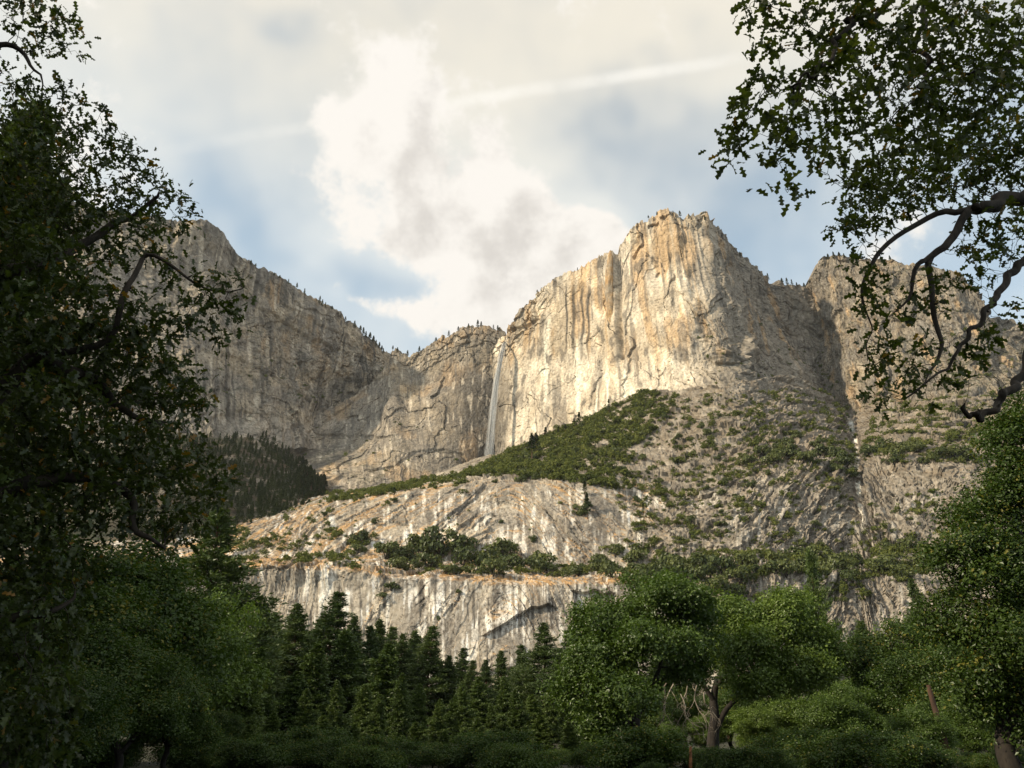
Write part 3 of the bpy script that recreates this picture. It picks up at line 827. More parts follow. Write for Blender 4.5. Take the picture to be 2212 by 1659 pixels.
def near_oak(label, base, paths, A, rng, step, leafsize, per_tip, lmat, dead_frac=.0, n_parts=300, group=None, along=.35, tipr=.0035, fill=3, bare=None):
    pos, par, fr = limbs_to_nodes(paths, step * 1.6)
    ALL = A if bare is None else np.concatenate([A, bare])
    P, par = colonize(ALL, pos, par, step, step * 14, step * 1.9, 170, rng, .30, .02)
    r, ch = radii(P, par, tipr, 2.35, fr)
    root = bpy.data.objects.new('oak_tree', None); COL.objects.link(root); root.location = base; tag(root, label, 'tree', group)
    B = np.array(base)
    trunk, twigs = Geo(), Geo(); big = []
    for c in chains(P, par, r):
        if len(c) < 2: continue
        rc = r[c].copy()
        if len(c) > 2 and par[c[0]] >= -1 and c[0] != 0: rc[0] = min(rc[0], rc[1] * 1.25)
        pts = P[c] - B; R0 = rc.max(); k = 10 if R0 > .06 else 6 if R0 > .018 else 3
        if k > 3: pts = pts + .0
        V, F = tube(pts, rc, k)
        if c[0] == 0: trunk.add(V, F)
        elif R0 > .022: big.append((V, F))
        else: twigs.add(V, F)
    link('trunk', trunk.mesh('trunk', BARK, True), root)
    for V, F in big:
        g = Geo(); g.add(V, F); link('branch', g.mesh('branch', BARK, True), root)
    tag(link('twigs', twigs.mesh('twigs', BARK, False), root), kind='stuff')
    # leaves on the outer twigs
    leafy = np.ones(len(P), bool)
    if bare is not None:
        for k in range(0, len(P), 2000):
            q = P[k:k + 2000]; leafy[k:k + 2000] = np.linalg.norm(q[:, None] - A[None], axis=2).min(1) < .22
    tw = np.where(leafy & (r < tipr * 2.2) & (np.arange(len(P)) >= len(pos)))[0]; tips = tw[ch[tw] == 0]; mids = tw[ch[tw] > 0]
    host = np.concatenate([np.repeat(tips, per_tip), np.repeat(mids, 2)[rng.random(2 * len(mids)) < along]])
    near_n = np.concatenate([np.linalg.norm(A[k:k + 400][:, None] - P[None, len(pos):], axis=2).argmin(1) + len(pos) for k in range(0, len(A), 400)])
    at_a = np.repeat(A, fill, 0); at_h = np.repeat(near_n, fill)
    d0 = unit(np.concatenate([P[host] - P[par[host]], at_a - P[at_h] + .01])); lp = np.concatenate([P[host], at_a + .07 * rng.normal(size=at_a.shape)]); host = np.concatenate([host, at_h])
    ax = unit(d0 + 1.0 * rng.normal(size=d0.shape)); ax[:, 2] -= .25
    nr = unit(np.array([0, 0, 1.]) + .75 * rng.normal(size=d0.shape)); sz = leafsize * rng.uniform(.6, 1.2, len(host))
    pos_l = lp + .03 * rng.normal(size=d0.shape) - B; tint = rng.random(len(host))
    # the largest-showing leaves are pieces of their own
    q = pos_l + B; px, py = to_px(q); dd = np.linalg.norm(q - np.array([0, 0, EYE]), axis=1)
    inf = (px > 5) & (px < 2207) & (py > 5) & (py < 1654)
    order = np.argsort(np.where(inf, -sz / dd, 1e9))[:n_parts]; order = order[inf[order]]
    sel = np.zeros(len(host), bool); sel[order] = True
    V, F = leaves(pos_l[~sel], ax[~sel], nr[~sel], sz[~sel], LEAF); g = Geo(); g.add(V, F, np.repeat(tint[~sel], len(LEAF)))
    tag(link('foliage', g.mesh('foliage', lmat), root), kind='stuff')
    protos = []
    for q in range(6):
        V, F = leaves(np.zeros((1, 3)), np.array([[0, 1., 0]]), np.array([[0, 0, 1.]]), [1.], LEAF, .2 + .1 * q)
        protos.append(mesh_np('leaf', V, F, False, {'Tint': np.full(len(V), .15 + .16 * q)}, [lmat]))
    for n, i in enumerate(order):
        o = link('leaf', protos[n % 6], root, pos_l[i])
        o.rotation_euler = Vector(ax[i]).to_track_quat('Y', 'Z').to_euler(); s = sz[i]; o.scale = (s, s, s)
    return root


def blob_pts(blobs, rng, dens):
    out = []
    for b in blobs:
        px, py, Y, rx, ry, rz = b[:6]; k = b[6] if len(b) > 6 else 1.
        c = at(px, py, Y); sc = Y / (FP * .9); vol = rx * sc * ry * sc * rz; n = max(6, int(dens * k * vol))
        v = rvec(rng, n) * rng.random(n)[:, None] ** .40
        u = np.array([0, -math.sin(PITCH) * .8, math.cos(PITCH)]); u /= np.linalg.norm(u)
        out.append(c + v[:, :1] * np.array([rx * sc, 0, 0]) + v[:, 1:2] * u * ry * sc + v[:, 2:] * np.array([0, rz, 0]))
    return np.concatenate(out)


def pl(*p): return [at(*q) for q in p]


# --- the oak overhanging from the right
def right_oak():
    rng = np.random.default_rng(11)
    tr = [(13.6, 14.2, -.2), (13.4, 14.0, 3), (12.9, 13.7, 6), (12.4, 13.4, 9), (11.9, 13.2, 12), (11.2, 12.6, 15)]
    L = [(tr, [.42, .34, .30, .26, .20, .10], None),
         ([tr[3], at(2330, 420, 13)] + pl((2212, 425, 12.5), (2150, 440, 12), (2095, 452, 11.8)), [.20, .17, .14, .12, .085], 0),
         (pl((2095, 452, 11.8), (2075, 490, 11.7), (2040, 525, 11.6), (2012, 552, 11.5), (2015, 632, 11.4), (2022, 722, 11.3), (2027, 765, 11.2), (2000, 800, 11.1), (1985, 850, 11)), [.075, .07, .065, .05, .04, .03, .018, .006], 1),
         (pl((2012, 552, 11.5), (1976, 577, 11.3), (1967, 654, 11.2), (1931, 679, 11)), [.05, .04, .02, .007], 2),
         (pl((2095, 452, 11.8), (2000, 470, 11.6), (1930, 515, 11.5), (1888, 563, 11.3), (1873, 610, 11.2), (1873, 668, 11.1), (1890, 720, 11), (1880, 780, 11)), [.06, .05, .042, .035, .026, .016, .01, .005], 1),
         ([tr[2], at(2330, 545, 13)] + pl((2212, 560, 12.2), (2190, 588, 12), (2175, 618, 11.8), (2139, 645, 11.6), (2126, 676, 11.5), (2085, 717, 11.4), (2067, 753, 11.3), (2030, 800, 11.2), (1960, 850, 11)), [.13, .09, .075, .07, .06, .055, .045, .035, .03, .02, .012], 0),
         ([tr[1], at(2320, 720, 12.5)] + pl((2212, 812, 11.6), (2165, 858, 11.3), (2125, 896, 11.1), (2098, 906, 11)), [.15, .10, .07, .06, .05, .038], 0),
         ([tr[4], at(2150, -160, 10)] + pl((1912, 12, 8.5), (1829, 59, 8.1), (1770, 147, 7.9), (1705, 195, 7.7)), [.15, .08, .045, .035, .025, .014], 0),
         ([tr[4], at(2200, -150, 11)] + pl((2006, 0, 9.5), (1995, 147, 9.2), (2003, 200, 9)), [.12, .08, .045, .035, .02], 0),
         ([tr[4], at(2260, 100, 11)] + pl((2150, 130, 10.2), (2080, 170, 9.8)), [.10, .06, .035, .018], 0)]
    near = [(1660, 30, 8, 90, 60, .7), (1780, 60, 8.2, 110, 80, .8), (1900, 90, 8.5, 120, 100, .9), (2030, 80, 9, 110, 100, .9), (2150, 90, 9.4, 90, 100, .9), (1610, 275, 7.6, 72, 62, .5), (1585, 330, 7.5, 45, 45, .4),
            (1730, 295, 7.8, 90, 75, .6), (1800, 190, 8, 100, 80, .7), (1710, 405, 7.6, 45, 35, .4), (1850, 320, 8.4, 80, 70, .6, .7), (1960, 250, 9, 100, 90, .8), (2080, 240, 9.5, 110, 90, .8), (2170, 190, 9.5, 60, 70, .7), (1640, 150, 7.9, 45, 70, .5),
            (1850, -120, 8.5, 250, 100, .9, .5), (2300, 60, 10, 120, 150, 1., .5), (1690, 215, 7.8, 60, 60, .5)]
    far = [(1850, 440, 11, 65, 55, .9), (1900, 400, 11.5, 90, 70, 1.), (2000, 370, 12, 100, 70, 1.1), (2100, 350, 12.5, 100, 80, 1.1), (2180, 330, 12.5, 60, 90, 1.), (2290, 380, 13, 100, 150, 1.4, .6), (1880, 520, 11.3, 60, 40, .7, .6), (2130, 500, 12, 80, 50, .9, .6),
           (1860, 620, 11.2, 45, 60, .6, .7), (1990, 640, 11.3, 60, 60, .7, .5), (1930, 770, 11, 60, 40, .6, .8), (1905, 850, 10.8, 55, 40, .6, .9), (1890, 690, 11, 50, 50, .6, .6), (2080, 600, 11.5, 60, 60, .7, .4), (2190, 655, 10, 30, 35, .4, .8), (2010, 830, 11, 60, 40, .6, .4),
           (2110, 740, 11.5, 60, 50, .7, .3), (2190, 520, 12, 40, 60, .7, .6)]
    A = np.concatenate([blob_pts(near, rng, 330), blob_pts(far, rng, 250)])
    twb = [(1960, 620, 11.3, 90, 90, .8), (1950, 760, 11, 100, 90, .8), (2080, 760, 11.4, 90, 80, .8), (2060, 860, 11.3, 100, 60, .8), (2150, 560, 12, 60, 80, .8), (1800, 330, 8.3, 90, 110, .6), (1900, 300, 8.6, 120, 120, .7), (2100, 150, 9.6, 120, 120, .8), (1760, 200, 8, 120, 120, .6), (2170, 720, 11.6, 40, 90, .6)]
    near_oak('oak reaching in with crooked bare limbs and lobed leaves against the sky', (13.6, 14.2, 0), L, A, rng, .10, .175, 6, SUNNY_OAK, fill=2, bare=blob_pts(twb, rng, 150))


right_oak()


# --- the big dark oak on the left
def left_oak():
    rng = np.random.default_rng(23)
    tr = [(-8.6, 10.6, -.2), (-8.9, 10.6, 2), (-9.3, 10.6, 4), (-9.9, 10.7, 6.5), (-10.6, 10.9, 9), (-11.4, 11.1, 12)]
    L = [(tr, [.40, .32, .29, .25, .19, .08], None),
         ([tr[2]] + pl((-90, 930, 10.3), (60, 770, 10.3), (170, 812, 10.6), (240, 870, 11), (330, 905, 11)), [.20, .15, .12, .09, .06, .03], 0),
         ([tr[3]] + pl((-80, 640, 10.6), (90, 570, 11), (230, 500, 11.4), (340, 425, 11.8)), [.18, .13, .10, .06, .03], 0),
         ([tr[5]] + pl((-60, 160, 11), (20, 100, 11), (85, 165, 11)), [.08, .07, .05, .02], 0),
         (pl((60, 770, 10.3), (200, 740, 10.4), (284, 628, 10.4), (312, 552, 10.4), (420, 610, 10.4), (500, 640, 10.4)), [.06, .05, .042, .035, .018, .008], 1),
         ([tr[1]] + pl((-60, 1120, 10), (120, 1040, 10.3), (249, 1060, 10.6), (300, 1130, 10.8), (360, 1190, 11)), [.16, .12, .08, .06, .045, .02], 0),
         ([tr[1]] + pl((-100, 1350, 10), (60, 1330, 10), (160, 1290, 10.2)), [.13, .08, .05, .02], 0)]
    B = [(60, 50, 11, 90, 60, .9), (135, 50, 11, 55, 55, .8, .8), (40, 230, 11, 90, 70, .9), (150, 240, 11, 65, 55, .8), (225, 300, 11, 75, 55, .8), (110, 360, 11, 120, 80, 1.), (285, 380, 11.4, 75, 60, .8), (200, 470, 11.4, 140, 80, 1.),
         (365, 445, 11.6, 65, 50, .7), (330, 530, 11, 60, 45, .7), (80, 560, 10.5, 110, 90, 1.), (430, 610, 10.4, 80, 50, .6, .7), (505, 640, 10.4, 50, 55, .5, .75), (350, 685, 10.4, 100, 60, .7), (470, 715, 10.4, 50, 40, .5), (220, 680, 10.5, 110, 90, .9),
         (90, 740, 10, 120, 100, 1.), (300, 820, 11, 110, 75, .9), (415, 860, 11.5, 55, 55, .7), (120, 920, 10, 130, 100, 1.), (330, 985, 11, 110, 75, .9), (440, 1030, 12, 60, 60, .8), (200, 1080, 10.5, 140, 80, 1.), (375, 1130, 11.5, 75, 45, .7),
         (80, 1190, 10, 120, 100, 1.), (50, 1350, 10, 100, 110, 1.), (60, 1540, 10, 90, 110, .9), (-120, 100, 11, 130, 150, 1.3, .5), (-120, 400, 10.8, 130, 160, 1.4, .5), (-130, 750, 10.5, 130, 180, 1.4, .45), (-130, 1150, 10.2, 130, 200, 1.4, .4),
         (60, 420, 12.6, 160, 200, 1., .5), (200, 900, 12.6, 220, 220, 1., .5)]
    A = blob_pts([(*b[:6], (b[6] if len(b) > 6 else 1.) * (.62 if b[1] < 400 else .8 if b[1] < 720 else 1.)) for b in B], rng, 330)
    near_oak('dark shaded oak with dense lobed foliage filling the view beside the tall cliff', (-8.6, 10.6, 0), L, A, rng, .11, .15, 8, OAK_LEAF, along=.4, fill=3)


left_oak()

# ------------------------------------------------------------------ conifers
def conifer(rng, h, w, kind):
    """unit base at origin; returns trunk mesh, crown mesh"""
    T, Cn = Geo(), Geo()
    n = 18; z = np.linspace(-.3, h, n); wob = np.stack([.010 * h * np.sin(z / h * 5 + rng.random() * 6), .010 * h * np.cos(z / h * 4 + rng.random() * 6), 0 * z], 1)
    pts = np.stack([0 * z, 0 * z, z], 1) + wob; rt = h * .0125 * (1 - z / h * .97) ** .8 + .01
    V, F = tube(pts, rt, 8); T.add(V, F)
    ax_at = lambda zz: np.array([np.interp(zz, z, pts[:, 0]), np.interp(zz, z, pts[:, 1]), zz])
    z0 = h * (.10 if kind == 'cedar' else .16); zz = z0; P, AX, NR, SZ, TI = [], [], [], [], []
    lopside = rng.random() * 6.28
    while zz < h * .99:
        f = (zz - z0) / (h - z0)
        if kind == 'cedar': R0 = w * .5 * (1 - f) ** .75 * min(1, .55 + f * 3.0)
        elif kind == 'sparse': R0 = w * .5 * (1 - f ** 2.2) ** .9 * min(1, .3 + f * 2.2)
        else: R0 = w * .5 * (1 - f ** 1.6) ** 1.0 * min(1, .45 + f * 2.5)
        R0 = max(R0, .25); nb = rng.integers(4, 7) if kind != 'sparse' else rng.integers(3, 5)
        a0 = rng.random() * 6.28
        for b in range(nb):
            if kind == 'pine' and rng.random() < .10: continue
            a = a0 + b * 6.28 / nb + rng.normal() * .25; L = R0 * rng.uniform(.55, 1.12) * (1 + .75 * float(gnoise(np.array([[math.cos(a) * 1.2 + lopside * 9, math.sin(a) * 1.2, zz / h * 7]]))[0])) * (1 + .13 * math.cos(a - lopside))
            pitch = {'cedar': .05 + .55 * f, 'pine': -.12 + .55 * f, 'sparse': .5}[kind] + rng.normal() * .12
            d = np.array([math.cos(a) * math.cos(pitch), math.sin(a) * math.cos(pitch), math.sin(pitch)]); o = ax_at(zz + rng.normal() * .15)
            curve = (-.16 if kind == 'cedar' else -.10) * L
            m = max(3, int(L / (.24 if kind != 'cedar' else .20)))
            tt = np.linspace(.22 if kind != 'pine' else .35, 1, m); sp = o + d * (L * tt)[:, None]; sp[:, 2] += curve * (tt ** 2 - .7 * tt ** 3)
            T.add(*tube(np.array([o, o + d * L * .5 + [0, 0, curve * .15], sp[-1]]), np.array([.012 * L + .012, .008 * L + .008, .004]), 3))
            k = 9 if kind != 'sparse' else 8
            sp = np.repeat(sp, k, 0) + rng.normal(size=(m * k, 3)) * np.array([.34, .34, .20]) * (.5 + .14 * L)
            P.append(sp); AX.append(unit(d * .9 + .9 * rng.normal(size=sp.shape) + np.array([0, 0, -.15 if kind == 'cedar' else .30])))
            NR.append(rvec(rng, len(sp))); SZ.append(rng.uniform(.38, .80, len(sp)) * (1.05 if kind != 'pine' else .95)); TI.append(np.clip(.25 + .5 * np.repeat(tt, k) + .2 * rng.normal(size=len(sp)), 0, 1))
        zz += h * .0140 * rng.uniform(.7, 1.4) * (1.25 if kind == 'sparse' else 1.0)
    P, AX, NR, SZ, TI = map(np.concatenate, (P, AX, NR, SZ, TI))
    tm = CARD * (np.array([.75, 1]) if kind == 'cedar' else np.array([.55, 1.05]))
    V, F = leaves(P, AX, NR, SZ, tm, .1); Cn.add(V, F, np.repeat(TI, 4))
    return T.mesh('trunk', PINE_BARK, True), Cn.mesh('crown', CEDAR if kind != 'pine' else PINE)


RC = np.random.default_rng(5)
CON = [(conifer(RC, 34, 11.5, 'pine'), 34, 11.5), (conifer(RC, 30, 11, 'cedar'), 30, 11), (conifer(RC, 34, 10, 'pine'), 34, 10), (conifer(RC, 26, 10.5, 'cedar'), 26, 10.5), (conifer(RC, 36, 13, 'pine'), 36, 13), (conifer(RC, 32, 11, 'sparse'), 32, 11)]


def thing(name, loc, label, cat, group=None):
    o = bpy.data.objects.new(name, None); COL.objects.link(o); o.location = loc; return tag(o, label, cat, group)


def plant_conifer(k, x, y, h, label, group, rz=None, wide=1., name='pine_tree'):
    (t, c), H, W = CON[k]; s = h / H
    o = thing(name, (x, y, 0), label, 'tree', group); o.scale = (s * wide, s * wide, s); o.rotation_euler = (0, 0, RC.random() * 6.28 if rz is None else rz)
    link('trunk', t, o); link('crown', c, o); return o


def conifer_at(k, px, py, Y, label, group=None, wide=1., name=None):
    p = at(px, py, Y); return plant_conifer(k, p[0], p[1], p[2], label, group, None, wide, name or ('cedar_tree' if k in (1, 3) else 'pine_tree'))


ORD = 'first second third fourth fifth sixth seventh eighth ninth tenth eleventh twelfth thirteenth fourteenth fifteenth sixteenth seventeenth eighteenth nineteenth twentieth'.split() + ['twenty-' + w for w in 'first second third fourth fifth sixth seventh eighth ninth'.split()]
FRONT = [  # type, top pixel, distance, width factor
    (4, 478, 1096, 120, 1.0), (2, 575, 1303, 150, 1.1), (2, 640, 1303, 160, 1.1), (0, 729, 1276, 190, 1.05), (2, 824, 1338, 200, .9), (0, 802, 1350, 195, .8),
    (2, 868, 1368, 205, .95), (0, 932, 1351, 200, 1.0), (2, 972, 1415, 200, 1.0), (0, 1021, 1425, 190, .9), (2, 1048, 1425, 196, .9), (4, 1174, 1344, 165, 1.0), (4, 1245, 1331, 150, 1.1), (0, 1307, 1322, 185, 1.1)]
CED = [(1, 746, 1361, 165, 1.2), (1, 688, 1392, 140, 1.2), (3, 838, 1392, 150, 1.15), (1, 1089, 1462, 140, 1.0), (3, 1035, 1462, 150, 1.1), (1, 905, 1478, 130, 1.15), (3, 985, 1500, 125, 1.2), (1, 1225, 1440, 120, .9), (3, 640, 1450, 120, 1.3), (1, 790, 1480, 120, 1.2),
       (1, 560, 1400, 110, 1.2), (3, 505, 1330, 100, 1.2), (3, 1150, 1500, 115, 1.2)]
BACKF = [(2, 592, 1322, 230, .9), (0, 690, 1335, 235, .9), (2, 768, 1330, 240, .9), (0, 848, 1352, 235, .9), (2, 898, 1362, 240, .9), (0, 1000, 1398, 240, .9), (2, 1080, 1405, 235, .9), (0, 1128, 1392, 230, .9), (0, 560, 1345, 260, 1.), (2, 615, 1360, 250, 1.), (4, 670, 1365, 260, 1.), (2, 770, 1395, 250, 1.), (0, 885, 1400, 260, 1.), (2, 955, 1430, 250, 1.), (0, 1000, 1450, 250, 1.), (2, 1110, 1440, 250, 1.), (0, 1140, 1425, 260, 1.), (2, 1210, 1400, 250, 1.), (0, 1275, 1390, 240, 1.), (2, 1340, 1380, 240, 1.),
         (0, 1420, 1390, 220, 1.), (2, 1560, 1400, 200, 1.), (0, 1650, 1380, 210, 1.), (2, 1860, 1340, 190, 1.), (0, 2060, 1330, 180, 1.), (4, 2150, 1310, 170, 1.), (2, 440, 1340, 150, 1.2), (0, 380, 1300, 150, 1.2), (4, 300, 1260, 150, 1.2), (2, 220, 1240, 140, 1.2), (0, 120, 1220, 140, 1.2), (2, 30, 1200, 140, 1.2)]
FRONT = [(k, x, y, Y, w * 1.7) for k, x, y, Y, w in FRONT]; CED = [(k, x, y, Y, w * 1.4) for k, x, y, Y, w in CED]; BACKF = [(k, x, y, Y, w * 1.75) for k, x, y, Y, w in BACKF]
FRONT = FRONT[:1] + sorted(FRONT[1:13], key=lambda c: -c[1]) + FRONT[13:]
for q, (k, x, y, Y, w) in enumerate(FRONT):
    conifer_at(k, x, y, Y, {0: 'tallest dark pine left of the cliffs, standing behind the shaded oak', 13: 'dark pine tip rising behind the bright green oak'}.get(q, f'dark pine before the pale lower cliff, {ORD[(q - 1) % 20]} pine tip from the bright oak'), None if q in (0, 13) else 'tall pines before the lower cliff', w)
for q, (k, x, y, Y, w) in enumerate(sorted(CED, key=lambda c: -c[1])):
    conifer_at(k, x, y, Y, f'dense cone-shaped cedar of the forest edge, {ORD[q]} cedar from the bright oak', 'cedars along the forest edge', w)
for k, x, y, Y, w in BACKF:
    conifer_at(k, x, y, Y, 'pine half hidden behind the front trees at the cliff foot', 'pines deeper in the forest', w)
conifer_at(5, 1745, 1188, 100, 'tall slender tree with loose upswept foliage behind the two big oaks', None, .62, 'slender_tree')
conifer_at(4, 1968, 1248, 115, 'dark pine between the slender tree and the leafy laurel', None, .95)
conifer_at(3, 826, 1604, 60, 'small young cedar standing low in front of the forest edge', None, 1.5)
# unseen trees added out of frame on the left to shade the near oaks
for q, (x, y, h) in enumerate([(-17, 3, 31), (-20, -6, 34), (-24, 12, 33), (-14, -9, 30), (-30, 0, 36), (-27, 22, 34), (-34, 34, 35), (-12, -18, 33), (-22, -20, 34), (-38, 16, 35), (-4, -24, 33), (-26, 34, 34), (-36, 46, 34), (-40, 26, 36), (-47, 34, 36), (-52, 22, 36), (-45, 12, 36), (-33, 27, 35), (-58, 40, 36)]):
    plant_conifer((0, 4, 2)[q % 3], x, y, h, 'tall pine added out of view to shade the dark oak', 'added pines shading the dark oak', None, 1.25)

# ------------------------------------------------------------------ broadleaf trees at middle distance
def broadleaf(rng, lobes, trunk_paths, ncl, card, per, lmat, step=.55, nshell=.75, spread=.5):
    """lobes: (x,y,z,rx,ry,rz) about the base; ncl leaf clumps in all; returns trunk mesh, crown mesh"""
    sub = []
    for (x, y, z, rx, ry, rz) in lobes:          # break each mass into uneven sprays with gaps between
        sub.append((x, y, z, rx * .75, ry * .75, rz * .75))
        rm = (rx + ry + rz) / 3
        for _ in range(9):
            v = rvec(rng, 1)[0]; k = rng.uniform(.26, .5); f = rng.uniform(.5, .98); sub.append((x + v[0] * rx * f, y + v[1] * ry * f, z + v[2] * rz * f, rm * k, rm * k, rm * k * .85))
    lobes = sub
    ar = np.array([a * b + b * c + a * c for _, _, _, a, b, c in lobes]); ar = ar / ar.sum(); A = []; out = []
    for (x, y, z, rx, ry, rz), f in zip(lobes, ar):
        n = max(8, int(ncl * f)); v = rvec(rng, n); v[:, 2] = np.where(v[:, 2] < -.45, -v[:, 2], v[:, 2])
        A.append(np.array([x, y, z]) + v * (nshell + (1.06 - nshell) * rng.random((n, 1))) * np.array([rx, ry, rz])); out.append(v)
    A = np.concatenate(A); out = np.concatenate(out); ok = A[:, 2] > .15; A, out = A[ok], out[ok]
    pos, par, fr = limbs_to_nodes(trunk_paths, step)
    sk = A[rng.permutation(len(A))[:900]]
    P, par = colonize(sk, pos, par, step, 9., step * 1.6, 90, rng, .28, 0)
    r, ch = radii(P, par, .016, 2.3, fr); T = Geo()
    for c in chains(P, par, r):
        R0 = r[c].max(); T.add(*tube(P[c], r[c], 8 if R0 > .1 else 4 if R0 > .035 else 3))
    n = len(A) * per; p = np.repeat(A, per, 0) + rng.normal(size=(n, 3)) * np.array([1, 1, .75]) * spread
    o2 = np.repeat(out, per, 0); nr = unit(.7 * o2 + np.array([0, 0, .55]) + .55 * rng.normal(size=(n, 3))); ax = unit(np.cross(nr, rng.normal(size=(n, 3))))
    tint = np.clip(.5 + .20 * rng.normal(size=n) + np.repeat(.22 * rng.normal(size=len(A)), per), 0, 1)
    V, F = leaves(p, ax, nr, card * rng.uniform(.6, 1.25, n), CARD, .25); g = Geo(); g.add(V, F, np.repeat(tint, 4))
    return T.mesh('trunk', DARK_BARK, True), g.mesh('crown', lmat)


def place_tree(meshes, name, loc, label, group=None, s=1., rz=0., sx=1.):
    o = thing(name, loc, label, 'tree', group); o.scale = (s * sx, s * sx, s); o.rotation_euler = (0, 0, rz)
    link('trunk', meshes[0], o); link('crown', meshes[1], o); return o


RB = np.random.default_rng(31)
# the two spreading oaks: base in metres, lobes from the outline in the photograph
def lobe(base, px, py, Y, rx, ry, rz=None):
    c = at(px, py, Y) - np.array(base); k = Y / (FP * .93); return (*c, rx * k, (rz or rx * .9 * k), ry * k)


b1 = at(1385, 1700, 70); b1 = (b1[0], 70, 0.)
o1 = broadleaf(RB, [lobe(b1, 1330, 1345, 70, 70, 50), lobe(b1, 1420, 1310, 72, 85, 55), lobe(b1, 1470, 1300, 68, 60, 45), lobe(b1, 1300, 1430, 68, 85, 55), lobe(b1, 1400, 1400, 66, 80, 40), lobe(b1, 1270, 1510, 67, 65, 45), lobe(b1, 1350, 1500, 65, 70, 35),
                     lobe(b1, 1470, 1390, 70, 70, 45), lobe(b1, 1500, 1330, 71, 50, 50), lobe(b1, 1290, 1590, 67, 60, 40), lobe(b1, 1480, 1470, 72, 60, 35)],
               [([(0, 0, -.2), (-.2, .1, 1.5), (-.1, .2, 3.2), (.3, 0, 5.)], [.62, .5, .45, .3], None),
                ([(-.2, .1, 1.5), (-1.6, -.3, 3.), (-3.6, -.6, 4.6), (-5., -.5, 6.5)], [.34, .3, .2, .1], 0), ([(-.1, .2, 3.2), (1.3, .3, 5.), (2.6, -.3, 7.5)], [.34, .25, .12], 0), ([(.3, 0, 5), (-.6, .4, 7.5), (-.8, .2, 9.5)], [.28, .18, .1], 0)],
               1800, .27, 48, MID_LEAF)
place_tree(o1, 'oak_tree', b1, 'bright green spreading oak with pale dead twigs hanging in its crown')
b2 = at(1545, 1700, 78); b2 = (b2[0], 78, 0.)
o2 = broadleaf(RB, [lobe(b2, 1600, 1345, 78, 65, 45), lobe(b2, 1680, 1345, 78, 80, 50), lobe(b2, 1740, 1390, 78, 70, 50), lobe(b2, 1620, 1410, 76, 75, 40), lobe(b2, 1720, 1450, 77, 80, 45), lobe(b2, 1790, 1430, 80, 50, 40), lobe(b2, 1560, 1400, 80, 50, 40), lobe(b2, 1640, 1480, 76, 60, 30)],
               [([(0, 0, -.2), (.2, 0, 2.), (.7, .1, 4.), (1.2, 0, 6.)], [.6, .48, .4, .25], None), ([(.2, 0, 2.), (2.2, -.3, 4.2), (4.8, -.6, 6.)], [.3, .22, .1], 0), ([(.7, .1, 4.), (-.3, .3, 6.5), (-.2, .2, 8.5)], [.28, .18, .1], 0), ([(1.2, 0, 6.), (3., 0, 8.5), (5.5, -.3, 10.)], [.22, .14, .08], 0)],
               1500, .27, 48, MID_LEAF)
place_tree(o2, 'oak_tree', b2, 'green spreading oak with dark leaning trunk, right of the brightest oak')

# the tall leafy laurel on the right and rounded trees around it
b3 = at(2190, 1700, 30); b3 = (b3[0], 30, 0.)
o3 = broadleaf(RB, [lobe(b3, 2170, 960, 30, 65, 60, 1.6), lobe(b3, 2200, 1050, 30, 90, 80, 2.), lobe(b3, 2130, 1130, 30, 70, 70, 1.8), lobe(b3, 2090, 1220, 29.5, 80, 70, 1.8), lobe(b3, 2180, 1230, 29, 100, 90, 2.), lobe(b3, 2090, 1340, 30, 85, 70, 1.8), lobe(b3, 2190, 1400, 29, 100, 90, 2.), lobe(b3, 2140, 1480, 30, 90, 70, 1.8),
                     lobe(b3, 2240, 1550, 30, 90, 90, 2.), lobe(b3, 2290, 1100, 31, 110, 110, 2.2), lobe(b3, 2320, 1320, 31, 120, 120, 2.4), lobe(b3, 2220, 920, 31, 60, 50, 1.5)],
               [([(0, 0, -.2), (.2, 0, 1.6)] + [tuple(at(2200, yy, 30) - np.array(b3)) for yy in (1450, 1300, 1150, 1000)], [.36, .32, .28, .22, .15, .07], None)], 2300, .14, 42, DIM_LEAF, .34, .6, .26)
place_tree(o3, 'laurel_tree', b3, 'tall leafy laurel with small glossy leaves under the bare oak limb')
RL = np.random.default_rng(77)
o4 = broadleaf(RL, [(0, 0, 6.5, 3.4, 3.4, 2.4), (-2.2, .5, 5., 2.6, 2.6, 1.8), (2.4, -.4, 5.2, 2.6, 2.6, 1.9), (.3, -1.8, 4., 2.8, 2.4, 1.7), (-.6, 1.8, 4.4, 2.8, 2.4, 1.7), (-2.4, -1., 3., 2.2, 2.2, 1.5), (2.5, -1., 3., 2.2, 2.2, 1.5), (0, 0, 2.2, 3.4, 3.4, 1.5)],
               [([(0, 0, -.2), (.1, 0, 1.2), (0, .1, 3.), (.1, 0, 5.)], [.26, .2, .16, .1], None)], 700, .22, 48, MID_LEAF, .45, .6, .40)
o5 = broadleaf(RL, [(0, 0, 9, 4., 4., 3.), (-3., .5, 7., 3.2, 3., 2.2), (3., -.4, 7.6, 3.4, 3., 2.2), (.3, -2., 5.2, 3.4, 3., 1.8), (-2.6, -1., 4.2, 3., 2.6, 1.6), (3.2, .6, 4.6, 3., 2.6, 1.6), (0, 2, 6, 3, 3, 2)],
               [([(0, 0, -.2), (.2, 0, 2.), (-.2, .1, 4.5), (.1, 0, 7.5)], [.36, .28, .22, .12], None), ([(.2, 0, 2.), (1.6, -.3, 4.), (3., -.4, 6.)], [.2, .14, .08], 0)], 1000, .23, 56, DIM_LEAF, .5, .65, .45)


def rounded(m, H, px, py, Y, label, group=None, rz=0., sx=1.):
    p = at(px, py, Y); place_tree(m, 'broadleaf_tree', (p[0], p[1], 0), label, group, p[2] / H, rz, sx)


